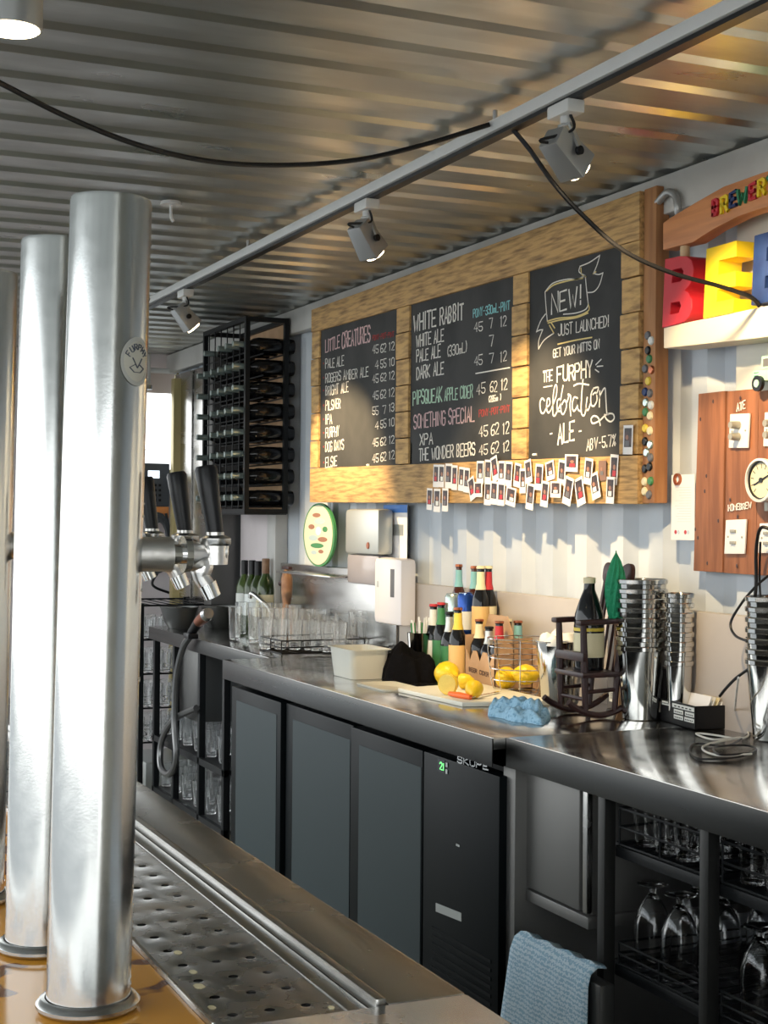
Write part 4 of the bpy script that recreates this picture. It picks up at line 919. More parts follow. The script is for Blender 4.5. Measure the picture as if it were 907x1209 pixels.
struct('trim_9', MB().box(2.30, 2.435, PX(408, 680, 2.37).y, PX(343, 680, 2.37).y, PX(375, 678, 2.37).z-.004, PX(375, 678, 2.37).z+.003), 'steel', bevel=.001)
# towel dispenser
pa, pb = PX(407, 640, 2.365), PX(446, 640, 2.365); t = thing('paper_towel_dispenser', 'silver and grey paper towel dispenser on the wall', 'dispenser', (2.435, (pa.y+pb.y)/2, PX(425, 690, 2.37).z)); W = (pa.y-pb.y)/2; H = PX(425, 601, 2.37).z-PX(425, 690, 2.37).z
MB().box(-.07, 0, -W, W, H*.40, H).build('cover', 'lab_silver', t, bevel=.018); MB().box(-.064, -.002, -W*.95, W*.95, 0, H*.395).build('window', 'smoke_plastic', t, bevel=.015)
MB().lathe([(0, 0), (.014, 0), (.013, .003), (0, .003)], 20, c=(-.0705, -W*.45, H*.52), m=m3).build('button', 'copper', t); MB().box(-.05, -.02, -W*.5, W*.6, .02, H*.25).build('paper_fold', 'napkin', t)
pa, pb = PX(441, 690, 2.365), PX(473, 690, 2.365); z0 = PX(460, 738, 2.365).z; z1 = PX(460, 659, 2.365).z
t = thing('soap_dispenser', 'white wall soap dispenser with dark sight window', 'dispenser', (2.435, (pa.y+pb.y)/2, z0)); W = (pa.y-pb.y)/2; H = z1-z0
MB().box(-.07, 0, -W, W, .0, H).build('body', 'white_plastic', t, bevel=.022); MB().box(-.0715, -.069, -W*.55, -W*.28, H*.42, H*.84).build('sight_window', 'grey_card', t, bevel=.001)
MB().box(-.0712, -.069, W*.6, W*.72, H*.55, H*.64).build('logo_mark', 'lab_silver', t)
pa, pb = PX(452, 630, 2.44), PX(480, 630, 2.44); t = thing('wall_poster', 'handwashing poster with blue header behind the towel dispenser', 'poster', (2.444, (pa.y+pb.y)/2, PX(466, 662, 2.44).z)); W = (pa.y-pb.y)/2; H = PX(466, 596, 2.44).z-PX(466, 662, 2.44).z
MB().box(-.001, 0, -W, W, 0, H).build('sheet', 'paper', t); MB().box(-.0016, -.001, -W, W, H*.86, H).build('header', 'poster_blue', t); MB().box(-.0016, -.001, -W*.7, W*.5, H*.45, H*.65).build('picture', 'lab_silver', t)

# ---------------------------------------------------------------- things on the bench, middle
BZ = .9008
def onb(x, y): p = PZ(x, y, .9); return Vector((p.x, p.y, BZ))
# plastic tub and lids
a, b_ = PZ(369, 795, .9), PZ(438, 803, .9); c = PZ(402, 800, .9)+Vector((.070, .0, 0)); t = thing('plastic_tub', 'white translucent plastic tub on the bench edge', 'tub', (c.x, c.y, BZ))
mb = MB(); h = .10
def rr(hx, hy, z, r=.02, n=4):
    return [(sx*(hx-r)+r*cos(a), sy*(hy-r)+r*sin(a), z) for sx, sy, a0 in ((1, 1, 0), (-1, 1, pi/2), (-1, -1, pi), (1, -1, 3*pi/2)) for a in [a0+pi/2*k/n for k in range(n+1)]]
def loft(rings, close0=True, close1=True):
    m = MB(); n = len(rings[0])
    for r in rings: m.v += r
    for k in range(len(rings)-1):
        for j in range(n): m.f.append((k*n+j, k*n+(j+1) % n, (k+1)*n+(j+1) % n, (k+1)*n+j))
    if close0: m.f.append(tuple(reversed(range(n))))
    if close1: m.f.append(tuple((len(rings)-1)*n+j for j in range(n)))
    return m
HX, HY = .072, .105
loft([rr(HX*.88, HY*.88, 0), rr(HX, HY, h), rr(HX+.008, HY+.008, h), rr(HX+.008, HY+.008, h+.003), rr(HX-.003, HY-.003, h+.002), rr(HX*.88-.003, HY*.88-.003, .003)]).build('tub', 'tub_plastic', t)
loft([rr(HX*.84, HY*.84, .004), rr(HX*.90, HY*.90, .045)]).build('contents', 'lab_cream', t)
p = onb(453, 812); t = thing('tub_lid', 'clear plastic lid lying flat between tub and cutting board', 'lid', (p.x+.02, p.y, BZ)); loft([rr(.07, .12, 0), rr(.072, .122, .006), rr(.062, .112, .007), rr(.058, .108, .004)]).build('lid', 'tub_plastic', t)
p = PZ(505, 797, .9); 
# black cloth heap
p = onb(474, 803); o = cloth('black_cloth', 'black_cloth', None, .080, .125, .135, 4, 50, fold=.075, fr=1.0, loc=(2.155, 4.665, BZ)); tag(o, 'crumpled black cloth heap behind the big lemon', 'cloth')
# cutting board
bd = [PZ(*q, .9) for q in ((468, 817), (552, 836), (657, 831), (556, 806))]
c = sum(bd, Vector())/4; t = thing('cutting_board', 'white plastic cutting board with cut lemons', 'cutting board', (c.x, c.y, BZ))
def bpoly(P, c): return [((q-c).x, (q-c).y) for q in P]
bpz = [PZ(471, 812, .915), PZ(545, 828, .915), PZ(655, 826, .915), PZ(600, 810, .915), PZ(558, 803, .915)]
e1 = (PZ(545, 828, .915)-PZ(471, 812, .915)); e2 = PZ(655, 826, .915)-PZ(545, 828, .915)
c = PZ(558, 817, .915)
poly = [PZ(470, 812, .915), PZ(546, 829, .915), PZ(657, 827, .915), PZ(563, 805.5, .915)]
MB().prism([((q.x-t.location.x), (q.y-t.location.y)) for q in poly], (0, 0, 0), (1, 0, 0), (0, 1, 0), (0, 0, 1), .014).build('board', 'cutting_board', t, bevel=.003)
BT = BZ+.0145
def lemon(label, p, r=.034, L=.045, rz=0, tilt=0, name='lemon'):
    m3_ = Matrix.Rotation(rz, 3, 'Z') @ Matrix.Rotation(pi/2+tilt, 3, 'Y')
    prof = [(0, -L-.004), (.006, -L-.001), (.010, -L*.93), (r*.55, -L*.78), (r*.85, -L*.45), (r, 0), (r*.86, L*.45), (r*.55, L*.80), (.008, L*.98), (.004, L+.005), (0, L+.006)]
    o = MB().lathe(prof, 24, m=m3_).build(name, 'lemon', loc=p); return tag(o, label, 'lemon')
p = PX(528, 792, 2.185); lemon('large whole lemon on the bench in front of the yellow-label bottle', (p.x, p.y, BZ+.042), .042, .048, 1.9)
p = onb(573, 797); 
def half(label, p, rx, rz_, r=.033):
    t = thing('lemon_half', label, 'lemon', p); t.rotation_euler = (rx, 0, rz_)
    MB().lathe([(0, 0), (r*.5, -.001), (r, 0), (r*.97, .012), (r*.75, .028), (r*.4, .037), (.005, .043), (0, .043)], 24).build('peel', 'lemon', t)
    MB().lathe([(r*.92, -.0005), (r*.9, -.0022), (0, -.0022)], 24).build('flesh', 'lemon_flesh', t); return t
def onbt(x, y): p = PZ(x, y, BT); return Vector((p.x, p.y, BT))
p = onbt(524, 821); half('cut lemon half lying on its side on the cutting board', (p.x+.01, p.y-.004, BT+.034), 1.5, 2.2)
p = onbt(545, 814); half('small lemon piece at the back of the cutting board', (p.x, p.y, BT+.026), 1.45, .7, .025)
p = onbt(560, 824); half('squeezed lemon half beside the knife tip on the board', (p.x, p.y, BT+.030), 2.0, -.6, .028)
a, b_ = onbt(531, 822), onbt(556, 826.5); t = thing('paring_knife', 'orange-handled knife lying on the cutting board', 'knife', a+Vector((0, 0, .008)))
d = (b_-a); MB().tube([(0, 0, 0), d*.5, d], [.007, .010, .007], 10).build('handle', 'orange_plastic', t)
e = onbt(590, 818)-a; MB().bar(d*.98, Vector((e.x, e.y, -.004)), .012, .0015).build('blade', 'chrome', t)
p = onbt(566, 806); p = PZ(548, 806, .9); t = thing('paper_pad', 'small white paper wad at the back edge of the cutting board', 'paper', (p.x+.06, p.y+.03, BZ)); MB().box(-.03, .03, -.04, .04, 0, .02).build('pad', 'napkin', t, bevel=.004)
# blue cloth
a = onb(607, 848); o = cloth('blue_cloth', 'bluecloth', None, .078, .155, .050, 12, 70, fold=.10, fr=1.6, loc=(a.x+.035, a.y+.025, BZ+.0)); o.rotation_euler = (0, 0, -.25); tag(o, 'crumpled light blue wiping cloth on the bench edge', 'cloth')
# bottles
def beer(label, base, H, bm='bottle_black', neck=None, lbl=None, cap='lab_silver', R=.031, group=None):
    t = thing('beer_bottle', label, 'bottle', base, group)
    MB().lathe([(0, 0), (R*.92, 0), (R, .006), (R, H*.52), (R*.93, H*.60), (R*.60, H*.70), (R*.44, H*.78), (R*.40, H*.95), (R*.45, H*.955), (R*.45, H*.975), (0, H*.975)], 22).build('glass_body', bm, t)
    MB().lathe([(R*.50, H*.965), (R*.52, H*.968), (R*.46, H*.998), (0, H)], 18).build('crown_cap', cap, t)
    if neck: MB().lathe([(R*.62, H*.705), (R*.475, H*.775), (R*.43, H*.925)], 18).build('neck_label', neck, t)
    if lbl: MB().lathe([(R*1.012, H*.12), (R*1.012, H*.50)], 22).build('body_label', lbl, t)
    return t
def bot(px, ytop, X, label, **k):
    """stand a bottle in the row at distance X so that its top shows at ytop"""
    zb_ = k.pop('z', BZ); p = PX(px, ytop, X); return beer(label, (p.x, p.y, zb_), p.z-zb_, **k)
bot(512, 713, 2.29, 'green-label beer bottle with white neck, leftmost of the cluster', neck='lab_white', lbl='lab_white', cap='lab_red')
bot(521, 711, 2.29, 'green-label beer bottle with red cap behind the leftmost', neck='lab_green', lbl='lab_green', cap='lab_red', R=.030)
bot(531, 722, 2.285, 'green-label beer bottle with grey neck in the front row', neck='lab_silver', lbl='lab_green', cap='black')
bot(541, 717, 2.275, 'yellow-label beer bottle standing behind the big lemon', neck='lab_yellow', lbl='lab_orange', cap='copper', R=.0315)
# raised tier behind
a = PX(533, 760, 2.30); bq = PX(590, 760, 2.30)
TZ_ = 1.02; t = thing('carton', 'brown cardboard carton supporting the raised bottles and cans', 'carton', (2.385, 4.69, BZ)); MB().box(-.055, .045, -.195, .15, 0, TZ_-BZ-.001).build('box', 'card', t, bevel=.002)
bot(542, 666, 2.405, 'brown bottle with teal neck label standing highest on the left', z=TZ_, bm='bottle_brown', neck='lab_teal', cap='copper', R=.027)
bot(560, 668, 2.405, 'brown bottle with teal neck behind the cream-neck bottle', z=TZ_, bm='bottle_brown', neck='lab_teal', cap='copper', R=.027)
bot(568, 668, 2.362, 'black bottle with cream and yellow neck label on the carton', z=TZ_, neck='lab_cream', lbl='lab_orange', cap='lab_cream')
bot(577, 668, 2.395, 'black bottle with red neck label on the carton', z=TZ_, neck='lab_red', lbl='lab_cream', cap='lab_cream', R=.029)
def can(px, yt, X, label, m, z=TZ_):
    p = PX(px, yt, X); t = thing('drink_can', label, 'can', (p.x, p.y, z)); H = p.z-z; R = .029
    MB().lathe([(0, 0), (R*.8, 0), (R, .008), (R, H-.012), (R*.82, H-.001), (R*.80, H), (R*.78, H-.004), (0, H-.004)], 24).build('can_body', m, t); MB().lathe([(R*.82, H-.001), (R*.84, H+.001), (R*.79, H+.001)], 24).build('can_rim', 'tin', t)
    MB().lathe([(R*1.01, H*.3), (R*1.01, H*.65)], 24).build('print_band', 'lab_white' if m == 'can_blue' else 'lab_teal', t)
can(535, 701, 2.335, 'silver and teal drink can on the carton', 'can_silver'); can(550, 700, 2.345, 'blue drink can on the carton', 'can_blue')
# six pack
SXf, sy = 2.10, PX(549, 790, 2.12)
fl, frr = PX(549, 799, 2.285), PX(584, 809, 2.285)
t = thing('bottle_carrier', 'brown cardboard six-bottle carrier with cut handle', 'carrier', (fl.x, frr.y, BZ))
w_, l_ = .140, fl.y-frr.y
h1 = .115
mb = MB().box(0, w_, 0, .003, 0, h1+.05).box(0, w_, l_-.003, l_, 0, h1+.05).box(0, w_, 0, l_, 0, .003); mb.build('end_panels', 'card', t)
n = 3; teeth = [(0, 0), (l_, 0), (l_, h1)]
for k in range(n):
    x = l_-l_*k/n; teeth += [(x-l_/n*.15, h1-.0), (x-l_/n*.5, h1-.035), (x-l_/n*.8, h1-.0)]
teeth += [(0, h1)]
for x in (0, w_-.003): MB().prism(teeth, (x, 0, 0), (0, 1, 0), (0, 0, 1), (1, 0, 0), .003).build('side_panel', 'card', t)
MB().prism([(0, 0), (l_, 0), (l_, .17), (l_*.8, .235), (l_*.2, .235), (0, .17)], (w_/2-.0015, 0, 0), (0, 1, 0), (0, 0, 1), (1, 0, 0), .003).build('handle_divider', 'card', t)
o_ = Vector(t.location); mb = MB(); 
for (tt, a, b2, h) in (('BEER+CIDER', (554, 792), (577, 799), 4.5),): ptext(mb, tt, a, b2, h, fl.x-.0004, .16, 0)
mb.v = [tuple(Vector(v)-o_) for v in mb.v]; mb.build('print', 'card_print', t, smooth=False)
nk = [('lab_cream', 'lab_cream', 'copper', 'cream-neck bottle'), ('lab_silver', 'lab_silver', 'black', 'grey-neck bottle'), ('lab_red', 'lab_red', 'copper', 'red-neck bottle')]
for k in range(3):
    for i in (0, 1):
        y = frr.y+l_-l_*(k+.5)/3; x = fl.x+w_*(.25+.5*i); a = nk[k] if i == 0 else [('lab_cream', 0, 'lab_cream', 'cream-capped bottle'), (None, 0, 'lab_cream', 'plain-neck bottle'), ('lab_teal', 0, 'copper', 'teal-neck bottle')][k]
        beer('%s in the %s row of the cardboard carrier' % (a[3], 'front' if i == 0 else 'back'), (x, y, BZ+.0035), [.215, .195, .218][k] if i == 0 else .218, neck=a[0], cap=a[2], R=min(.031, l_/6-.002))
# straw cup
p = onb(496, 778); t = thing('straw_cup', 'steel cup packed with white straws left of the bottles', 'cup', (2.25, PX(496, 770, 2.25).y, BZ))
MB().lathe([(0, 0), (.036, 0), (.046, .15), (.047, .152), (.045, .15), (.035, .004), (0, .004)], 26).build('cup', 'tin', t)
for k in range(12):
    a = k*2.4; r0 = .02; MB().tube([(cos(a)*.012, sin(a)*.012, .006), (cos(a)*.032, sin(a)*.032, .185+.01*(k % 3))], .0035, 6).build('straw', 'napkin' if k % 3 else 'lab_green', t)
# wire fruit basket with lemons
cxb, cyb = 2.322, 4.160
t = thing('fruit_basket', 'round chrome wire fruit basket holding two lemons', 'basket', (cxb, cyb, BZ)); H = .175
for k, (z, r) in enumerate(((.003, .075), (.045, .088), (.08, .094), (.115, .098), (.15, .101), (H, .103))):
    MB().tube([(cos(2*pi*j/36)*r, sin(2*pi*j/36)*r, z) for j in range(36)], .0018, 5, closed=True).build('wire_ring', 'chrome', t)
for k in range(4):
    a = k*pi/4+.3; MB().tube(smooth_pts([(cos(a)*.103, sin(a)*.103, H), (cos(a)*.096, sin(a)*.096, .09), (cos(a)*.075, sin(a)*.075, .003), (0, 0, .002), (-cos(a)*.075, -sin(a)*.075, .003), (-cos(a)*.096, -sin(a)*.096, .09), (-cos(a)*.103, -sin(a)*.103, H)], 4), .0016, 5).build('wire_rib', 'chrome', t)
lemon('front lemon in the wire basket, stem end towards us', (cxb-.035, cyb+.025, BZ+.047), .036, .044, .9, .25); lemon('back lemon in the wire basket', (cxb+.0, cyb-.040, BZ+.062), .034, .043, 2.4)
t = thing('dark_box', 'folded brown cardboard tray behind the wire basket', 'box', (2.430, PX(645, 770, 2.43).y, BZ)); MB().box(-.003, .006, -.10, .10, 0, .14).build('tray', 'card', t, bevel=.002)
# ice bucket with napkins
p = onb(660, 815); X = 2.30; p = PX(662, 742, X); H = .19; t = thing('ice_bucket', 'steel ice bucket topped with crumpled white napkins', 'bucket', (X, p.y, BZ))
MB().lathe([(0, 0), (.052, 0), (.056, .006), (.075, H-.004), (.079, H-.002), (.079, H+.001), (.073, H), (.054, .006), (0, .004)], 32).build('bucket', 'tin', t)
o = cloth('napkins', 'napkin', t, .068, .068, .04, 9, 24); o.location = (0, 0, H-.012)
# ---------------------------------------------------------------- miniature rocking chair with a big dark bottle
X = 2.20; p = PX(691, 800, X); t = thing('miniature_rocking_chair', 'small dark wooden rocking chair used as a bottle holder', 'chair', (X+.032, p.y+.035, BZ))
hwid = .066
for s in (-1, 1):
    MB().tube([(-.105+.21*k/12, s*hwid, .010+.040*((k-6)/6.0)**2) for k in range(13)], .009, 8).build('rocker', 'dark_wood', t)
    MB().tube([(-.050, s*hwid, .020), (-.053, s*hwid, .13), (-.058, s*hwid, .262)], [.008, .011, .009], 8).build('front_post', 'dark_wood', t)
    MB().tube([(.045, s*hwid, .022), (.056, s*hwid, .15), (.098, s*hwid*.9, .40)], [.008, .010, .007], 8).build('back_post', 'dark_wood', t)
    MB().bar((-.076, s*hwid, .268), (.070, s*hwid, .272), .030, .015).build('armrest', 'dark_wood', t, bevel=.005)
    MB().tube([(-.050, s*hwid, .075), (.050, s*hwid, .080)], .006, 8).build('side_stretcher', 'dark_wood', t)
seat_z = .115
MB().box(-.066, .060, -.078, .078, seat_z, seat_z+.016).build('seat', 'dark_wood', t, bevel=.006)
MB().box(-.066, -.048, -.078, .078, .160, .186).build('front_rail', 'dark_wood', t, bevel=.006)
MB().tube([(-.050, -hwid, .055), (-.050, hwid, .055)], .006, 8).build('stretcher', 'dark_wood', t)
for k in range(4): yk = -.045+.030*k; MB().tube([(.052, yk, seat_z+.012), (.096, yk, .38)], .0045, 6).build('spindle', 'dark_wood', t)
cr = [(-.073, 0), (-.05, -.014), (0, -.008), (.05, -.014), (.073, 0), (.072, .036), (.050, .048), (0, .032), (-.050, .048), (-.072, .036)]
cr = [tuple(v) for v in smooth_pts([Vector(q) for q in cr], 4, closed=True)]
MB().prism(cr, (.090, 0, .385), (0, 1, 0), (.12, 0, .993), (1, 0, -.12), .014).build('crest_rail', 'dark_wood', t, bevel=.003)
q = t.location
t2 = thing('flagon_bottle', 'large black beer flagon with cream label standing in the small rocking chair', 'bottle', (q.x-.001, q.y-.004, BZ+seat_z+.0165)); H = .262; R = .043
MB().lathe([(0, 0), (R*.95, 0), (R, .01), (R, H*.48), (R*.94, H*.60), (R*.62, H*.76), (R*.38, H*.86), (R*.34, H*.96), (0, H*.96)], 28).build('glass_body', 'bottle_black', t2)
MB().lathe([(R*.40, H*.93), (R*.41, H*.99), (0, H)], 20).build('cap', 'lab_cream', t2); MB().lathe([(R*1.01, H*.14), (R*1.01, H*.40)], 28).build('body_label', 'lab_cream', t2); MB().lathe([(R*1.015, H*.42), (R*1.01, H*.455)], 28).build('label_band', 'lab_yellow', t2)
p = PX(727, 735, 2.285); t = thing('paper_tree', 'green tissue paper cone decoration beside the flagon', 'decoration', (2.285, p.y, BZ+.132)); zt = PX(729, 650, 2.285).z-BZ-.132; zb_ = PX(727, 736, 2.285).z-BZ-.132
mb = MB(); nr = 22; rings = []
for k, f in enumerate([0, .12, .25, .4, .55, .7, .85, .97, 1.0]):
    r = .026*math.sin(max(.02, (f*.92+.10))*pi)**.75 if f < 1 else .001
    rings.append([(r*(1+.22*(j % 2))*cos(2*pi*j/nr+.15*k), r*(1+.22*(j % 2))*sin(2*pi*j/nr+.15*k), zb_+(zt-zb_)*f) for j in range(nr)])
loft(rings).build('paper_fan', 'green_paper', t); MB().cyl((0, 0, 0), (0, 0, zb_+.01), .004, n=8).build('stick', 'tan_wood', t)
# ---------------------------------------------------------------- tin stacks
def tin_mesh(rt, rb, H): return [(0, 0), (rb-.003, 0), (rb, .003), (rt-.001, H-.014), (rt+.003, H-.012), (rt+.0035, H-.002), (rt+.0015, H), (rt-.001, H-.004), (rt-.0022, H-.016), (rb-.0025, .004), (rb-.006, .0025), (0, .0025)]
def tin_stack(px, py, n, step, rt, rb, H, label, group, tops=None, X=None, m='tin'):
    p = PZ(px, py, .9)
    if X: p = PX(px, py, X)
    first = None
    for k in range(n):
        loc = (p.x, p.y, BZ+step*k)
        lbl = label+(', the bottom one' if k == 0 else ', the topmost' if k == n-1 else ', %s from the bottom' % ordn[k])
        if first is None:
            first = thing('steel_tumbler', lbl, 'cup', loc, group); MB().lathe(tin_mesh(rt, rb, H), 36).build('cup', m, first)
        else: dup(first, loc, lbl)
p = PZ(759, 843, .9); s = MPP(p)
tin_stack(757, 838, 8, .0265, .0690, .052, .205, 'polished steel bucket of the stack beside the card box', 'front stack of steel buckets', X=2.340)
tin_stack(802, 800, 8, .0265, .037, .029, .17, 'steel tumbler of the stack behind the radio', 'rear stack of steel tumblers', X=2.395)
p = PZ(905, 880, .9); tin_stack(915, 874, 7, .0265, .073, .054, .205, 'polished steel bucket of the right-edge stack', 'right-edge stack of steel buckets')
# grey box beside the stack
X = 2.385; a, b_ = PX(717, 800, X), PX(733, 800, X); t = thing('menu_box', 'tall dark grey box file with barcode label beside the buckets', 'box', (X, b_.y+.02, BZ))
H = PX(726, 738, X).z-BZ; MB().box(0, .035, 0, a.y-b_.y-.02, 0, H).build('box', 'grey_card', t, bevel=.002); w_ = a.y-b_.y-.02
MB().box(-.0006, 0, w_*.15, w_*.75, .02, .055).build('label', 'lab_white', t); mb = MB()
for k in range(7): mb.box(-.0010, -.0006, w_*.2+k*w_*.07, w_*.225+k*w_*.07, .028, .047)
mb.build('barcode', 'black', t)
X = 2.39; p = PX(727, 745, X); t = thing('kraft_box', 'slim brown box behind the grey box file', 'box', (X, p.y, BZ)); MB().box(0, .04, -.02, .02, 0, PX(730, 735, X).z-BZ).build('box', 'card', t, bevel=.002)
# two-way radio in charger
X = 2.395; p = PX(801, 830, X); t = thing('two_way_radio', 'black two-way radio with long antenna behind the card box', 'radio', (X, p.y, BZ))
zt = PX(797, 786, X).z-BZ
MB().box(-.01, .025, -.028, .026, 0, zt).build('body', 'black', t, bevel=.006); MB().tube([(.007, .012, zt), (.007, .014, PX(796, 712, X).z-BZ)], [.0055, .0045], 8).build('antenna', 'black', t); MB().cyl((.007, -.012, zt), (.007, -.012, zt+.018), .007, n=12).build('knob', 'grey_plastic', t)
MB().box(-.0108, -.0100, -.015, .006, .02, .055).build('label', 'lab_silver', t)
p = PX(788, 830, X); t = thing('two_way_radio', 'black radio charger box left of the antenna', 'radio', (X, p.y+.012, BZ)); MB().box(-.012, .03, -.022, .028, 0, zt*.93).build('body', 'black', t, bevel=.005); MB().box(-.0128, -.012, -.008, .006, .02, .05).build('label', 'lab_white', t)
# card box
A = PZ(780, 851, .9); B = PZ(821, 862, .9); Cc = PZ(872, 862, .9)
dv = (B-A); L1 = dv.length; yaw = atan2(dv.y, dv.x)
t = thing('card_box', 'open black card index box with white label strips', 'box', (A.x, A.y, BZ), rz=yaw); 
# local x runs along the labelled front, y behind
L2 = .145; h = .062
mb = MB().box(0, L1, 0, .003, 0, h*1.0).box(0, .003, 0, L2, 0, h).box(L1-.003, L1, 0, L2, 0, h).box(0, L1, L2-.003, L2, 0, h).box(0, L1, 0, L2, 0, .003); mb.build('tray', 'black', t)
mb = MB(); 
for (x0_, x1_, z0_, z1_) in ((.05, .25, .75, .92), (.35, .97, .74, .92), (.40, .66, .50, .68), (.72, .97, .50, .68), (.40, .66, .26, .44), (.70, .97, .26, .44)):
    MB().box(L1*x0_, L1*x1_, -.0008, 0, h*z0_, h*z1_).build('label_strip', 'lab_white', t)
    for k in range(5): mb.box(L1*(x0_+(x1_-x0_)*(.1+.17*k)), L1*(x0_+(x1_-x0_)*(.2+.17*k)), -.0012, -.0008, h*(z0_+.05), h*(z0_+.10))
mb.build('label_print', 'black', t)
mq = Matrix.Rotation(yaw, 3, 'Z')
for k in range(9):
    off = mq @ Vector((L1*.5, .022+k*.013, .006)); c = tag(MB().box(-L1*.44, L1*.44, -.0012, .0012, 0, .085-.002*(k % 3)).build('index_card', ['paper', 'napkin', 'lab_cream'][k % 3], loc=(A.x+off.x, A.y+off.y, BZ+off.z)), 'white index card in the black card box, %s from the front' % ordn[k], 'card', 'index cards in the black box')
    c.rotation_euler = (-.42, 0, yaw)
# cords coiled on the bench
pz = lambda x, y, z=.905: PZ(x, y, z)
cable('charging_cord', 'thin white cord hanging down and looping on the bench', [PX(872, 800, 2.15), pz(868, 845, .93), pz(878, 858), pz(884, 868), pz(870, 872), pz(845, 868), pz(822, 866), pz(842, 873), pz(875, 871), pz(838, 878, .906), pz(830, 885), pz(850, 892), pz(888, 890, .908)], .0026, 'cord_white', 'cord')
cable('charging_cord', 'thin black cord coiled on the bench before the card box', [pz(890, 862, .903), pz(860, 880, .904), pz(822, 878, .903), pz(815, 888, .903), pz(828, 896, .903), pz(870, 894, .904), pz(893, 886, .904), pz(880, 880, .905), pz(845, 882, .908), pz(850, 891, .909), pz(885, 889, .909)], .0026, 'black', 'cord')
cable('gauge_cable', 'black cable hanging from the lower switch plate behind the bucket stack', [PX(910, 625, 2.40), PX(898, 624, 2.39), PX(893, 650, 2.40), PX(893, 690, 2.41), PX(889, 725, 2.41), PX(886, 760, 2.41)], .0045)
cable('gauge_cable', 'second black cable curving out from the bucket stack to the bench', [PX(907, 680, 2.42), PX(893, 692, 2.41), PX(876, 712, 2.39), PX(863, 735, 2.38), PX(868, 750, 2.37), PX(883, 757, 2.36)], .0035)
cable('gauge_cable', 'black lead curving down behind the index cards', [PX(884, 790, 2.37), PX(870, 800, 2.37), PX(858, 812, 2.36), PX(850, 822, 2.36)], .004)
cable('gauge_cable', 'thin black wire hanging straight below the cedar panel', [PX(898, 640, 2.405), PX(897, 680, 2.42), PX(898, 705, 2.42)], .003)

# ---------------------------------------------------------------- front bar with drip tray and towers
BH = 1.0; BE = .648; RX = .565; TXL = .400
yn = 1.262
bar = thing('bar_counter', 'stainless steel front bar top with recessed drip tray', 'bar counter', (BE, 1.0, BH)); O = Vector((BE, 1.0, BH))
def ob(x0, x1, y0, y1, z0, z1, mb=None): return (mb or MB()).box(x0-O.x, x1-O.x, y0-O.y, y1-O.y, z0-O.z, z1-O.z)
YE = 4.1
ob(RX+.002, BE, yn-.001, YE, BH-.03, BH).build('service_ledge', 'steel_bar', bar, bevel=.003)
ob(-.05, BE, .45, yn-.003, BH-.03, BH).build('near_ledge', 'steel_bar', bar, bevel=.003)
ob(BE-.003, BE-.0005, .45, YE, BH-.30, BH-.031).build('front_skirt', 'steel_dull', bar)
# raised rail
m = MB(); ob(RX-.010, RX+.001, yn, YE, BH-.012, BH+.005, m); m.build('rail', 'steel', bar, bevel=.003)
ob(TXL+.134, RX-.0105, yn, YE, BH-.022, BH-.008).build('tray_lip', 'steel', bar, bevel=.002)
ob(.396, TXL+.0005, yn, YE, BH-.012, BH+.004).build('rail', 'steel', bar, bevel=.002)
ob(.05, .3955, yn, YE, BH-.016, BH-.002).build('tower_deck', 'amber_reflection', bar)
ob(-.05, .0495, yn, YE, BH-.03, BH).build('guest_ledge', 'steel_bar', bar, bevel=.002)
# perforated tray: one mesh with real holes
m = MB(); x_a, x_b = TXL+.001, TXL+.1335; ncol = 3; cw = .0365; xs0 = .433-cw/2; ch = .055; nrow = 30; Rh = .0052; zT = BH-.010; nh = 12
y = yn+.002; zl = zT-O.z
def ring_cell(x0, x1, y0, y1, cx, cy):
    i = len(m.v)
    for k in range(nh):
        a = 2*pi*k/nh+pi/4; c_, s_ = cos(a), sin(a); t = 1/max(abs(c_), abs(s_))
        m.v.append((cx+Rh*c_-O.x, cy+Rh*s_-O.y, zl)); ex = cx+c_*t*(x1-x0)/2; ey = cy+s_*t*(y1-y0)/2
        m.v.append((ex-O.x, ey-O.y, zl)); m.v.append((cx+Rh*c_-O.x, cy+Rh*s_-O.y, zl-.0022)); m.v.append((cx+(Rh+.0012)*c_-O.x, cy+(Rh+.0012)*s_-O.y, zl+.0002))
    for k in range(nh):
        a, b2 = i+4*k, i+4*((k+1) % nh); m.f += [(a+1, b2+1, b2+3, a+3), (a+3, b2+3, b2, a), (a, b2, b2+2, a+2)]
for r in range(nrow):
    ya_, yb_ = yn+.025+r*ch, yn+.025+(r+1)*ch
    for c_i in range(ncol): ring_cell(xs0+c_i*cw, xs0+(c_i+1)*cw, ya_, yb_, xs0+(c_i+.5)*cw, (ya_+yb_)/2)
i = len(m.v)
def fq(x0, x1, y0, y1):
    i = len(m.v); m.v += [(x0-O.x, y0-O.y, zl), (x1-O.x, y0-O.y, zl), (x1-O.x, y1-O.y, zl), (x0-O.x, y1-O.y, zl)]; m.f.append((i, i+1, i+2, i+3))
ylast = yn+.025+nrow*ch
fq(x_a, xs0, yn, ylast); fq(xs0+ncol*cw, x_b, yn, ylast); fq(xs0, xs0+ncol*cw, yn, yn+.025); fq(x_a, x_b, ylast, YE)
m.build('perforated_tray', 'steel_tray', bar)
ob(x_a, x_b, yn, YE, BH-.05, BH-.044).build('tray_basin', 'black', bar)
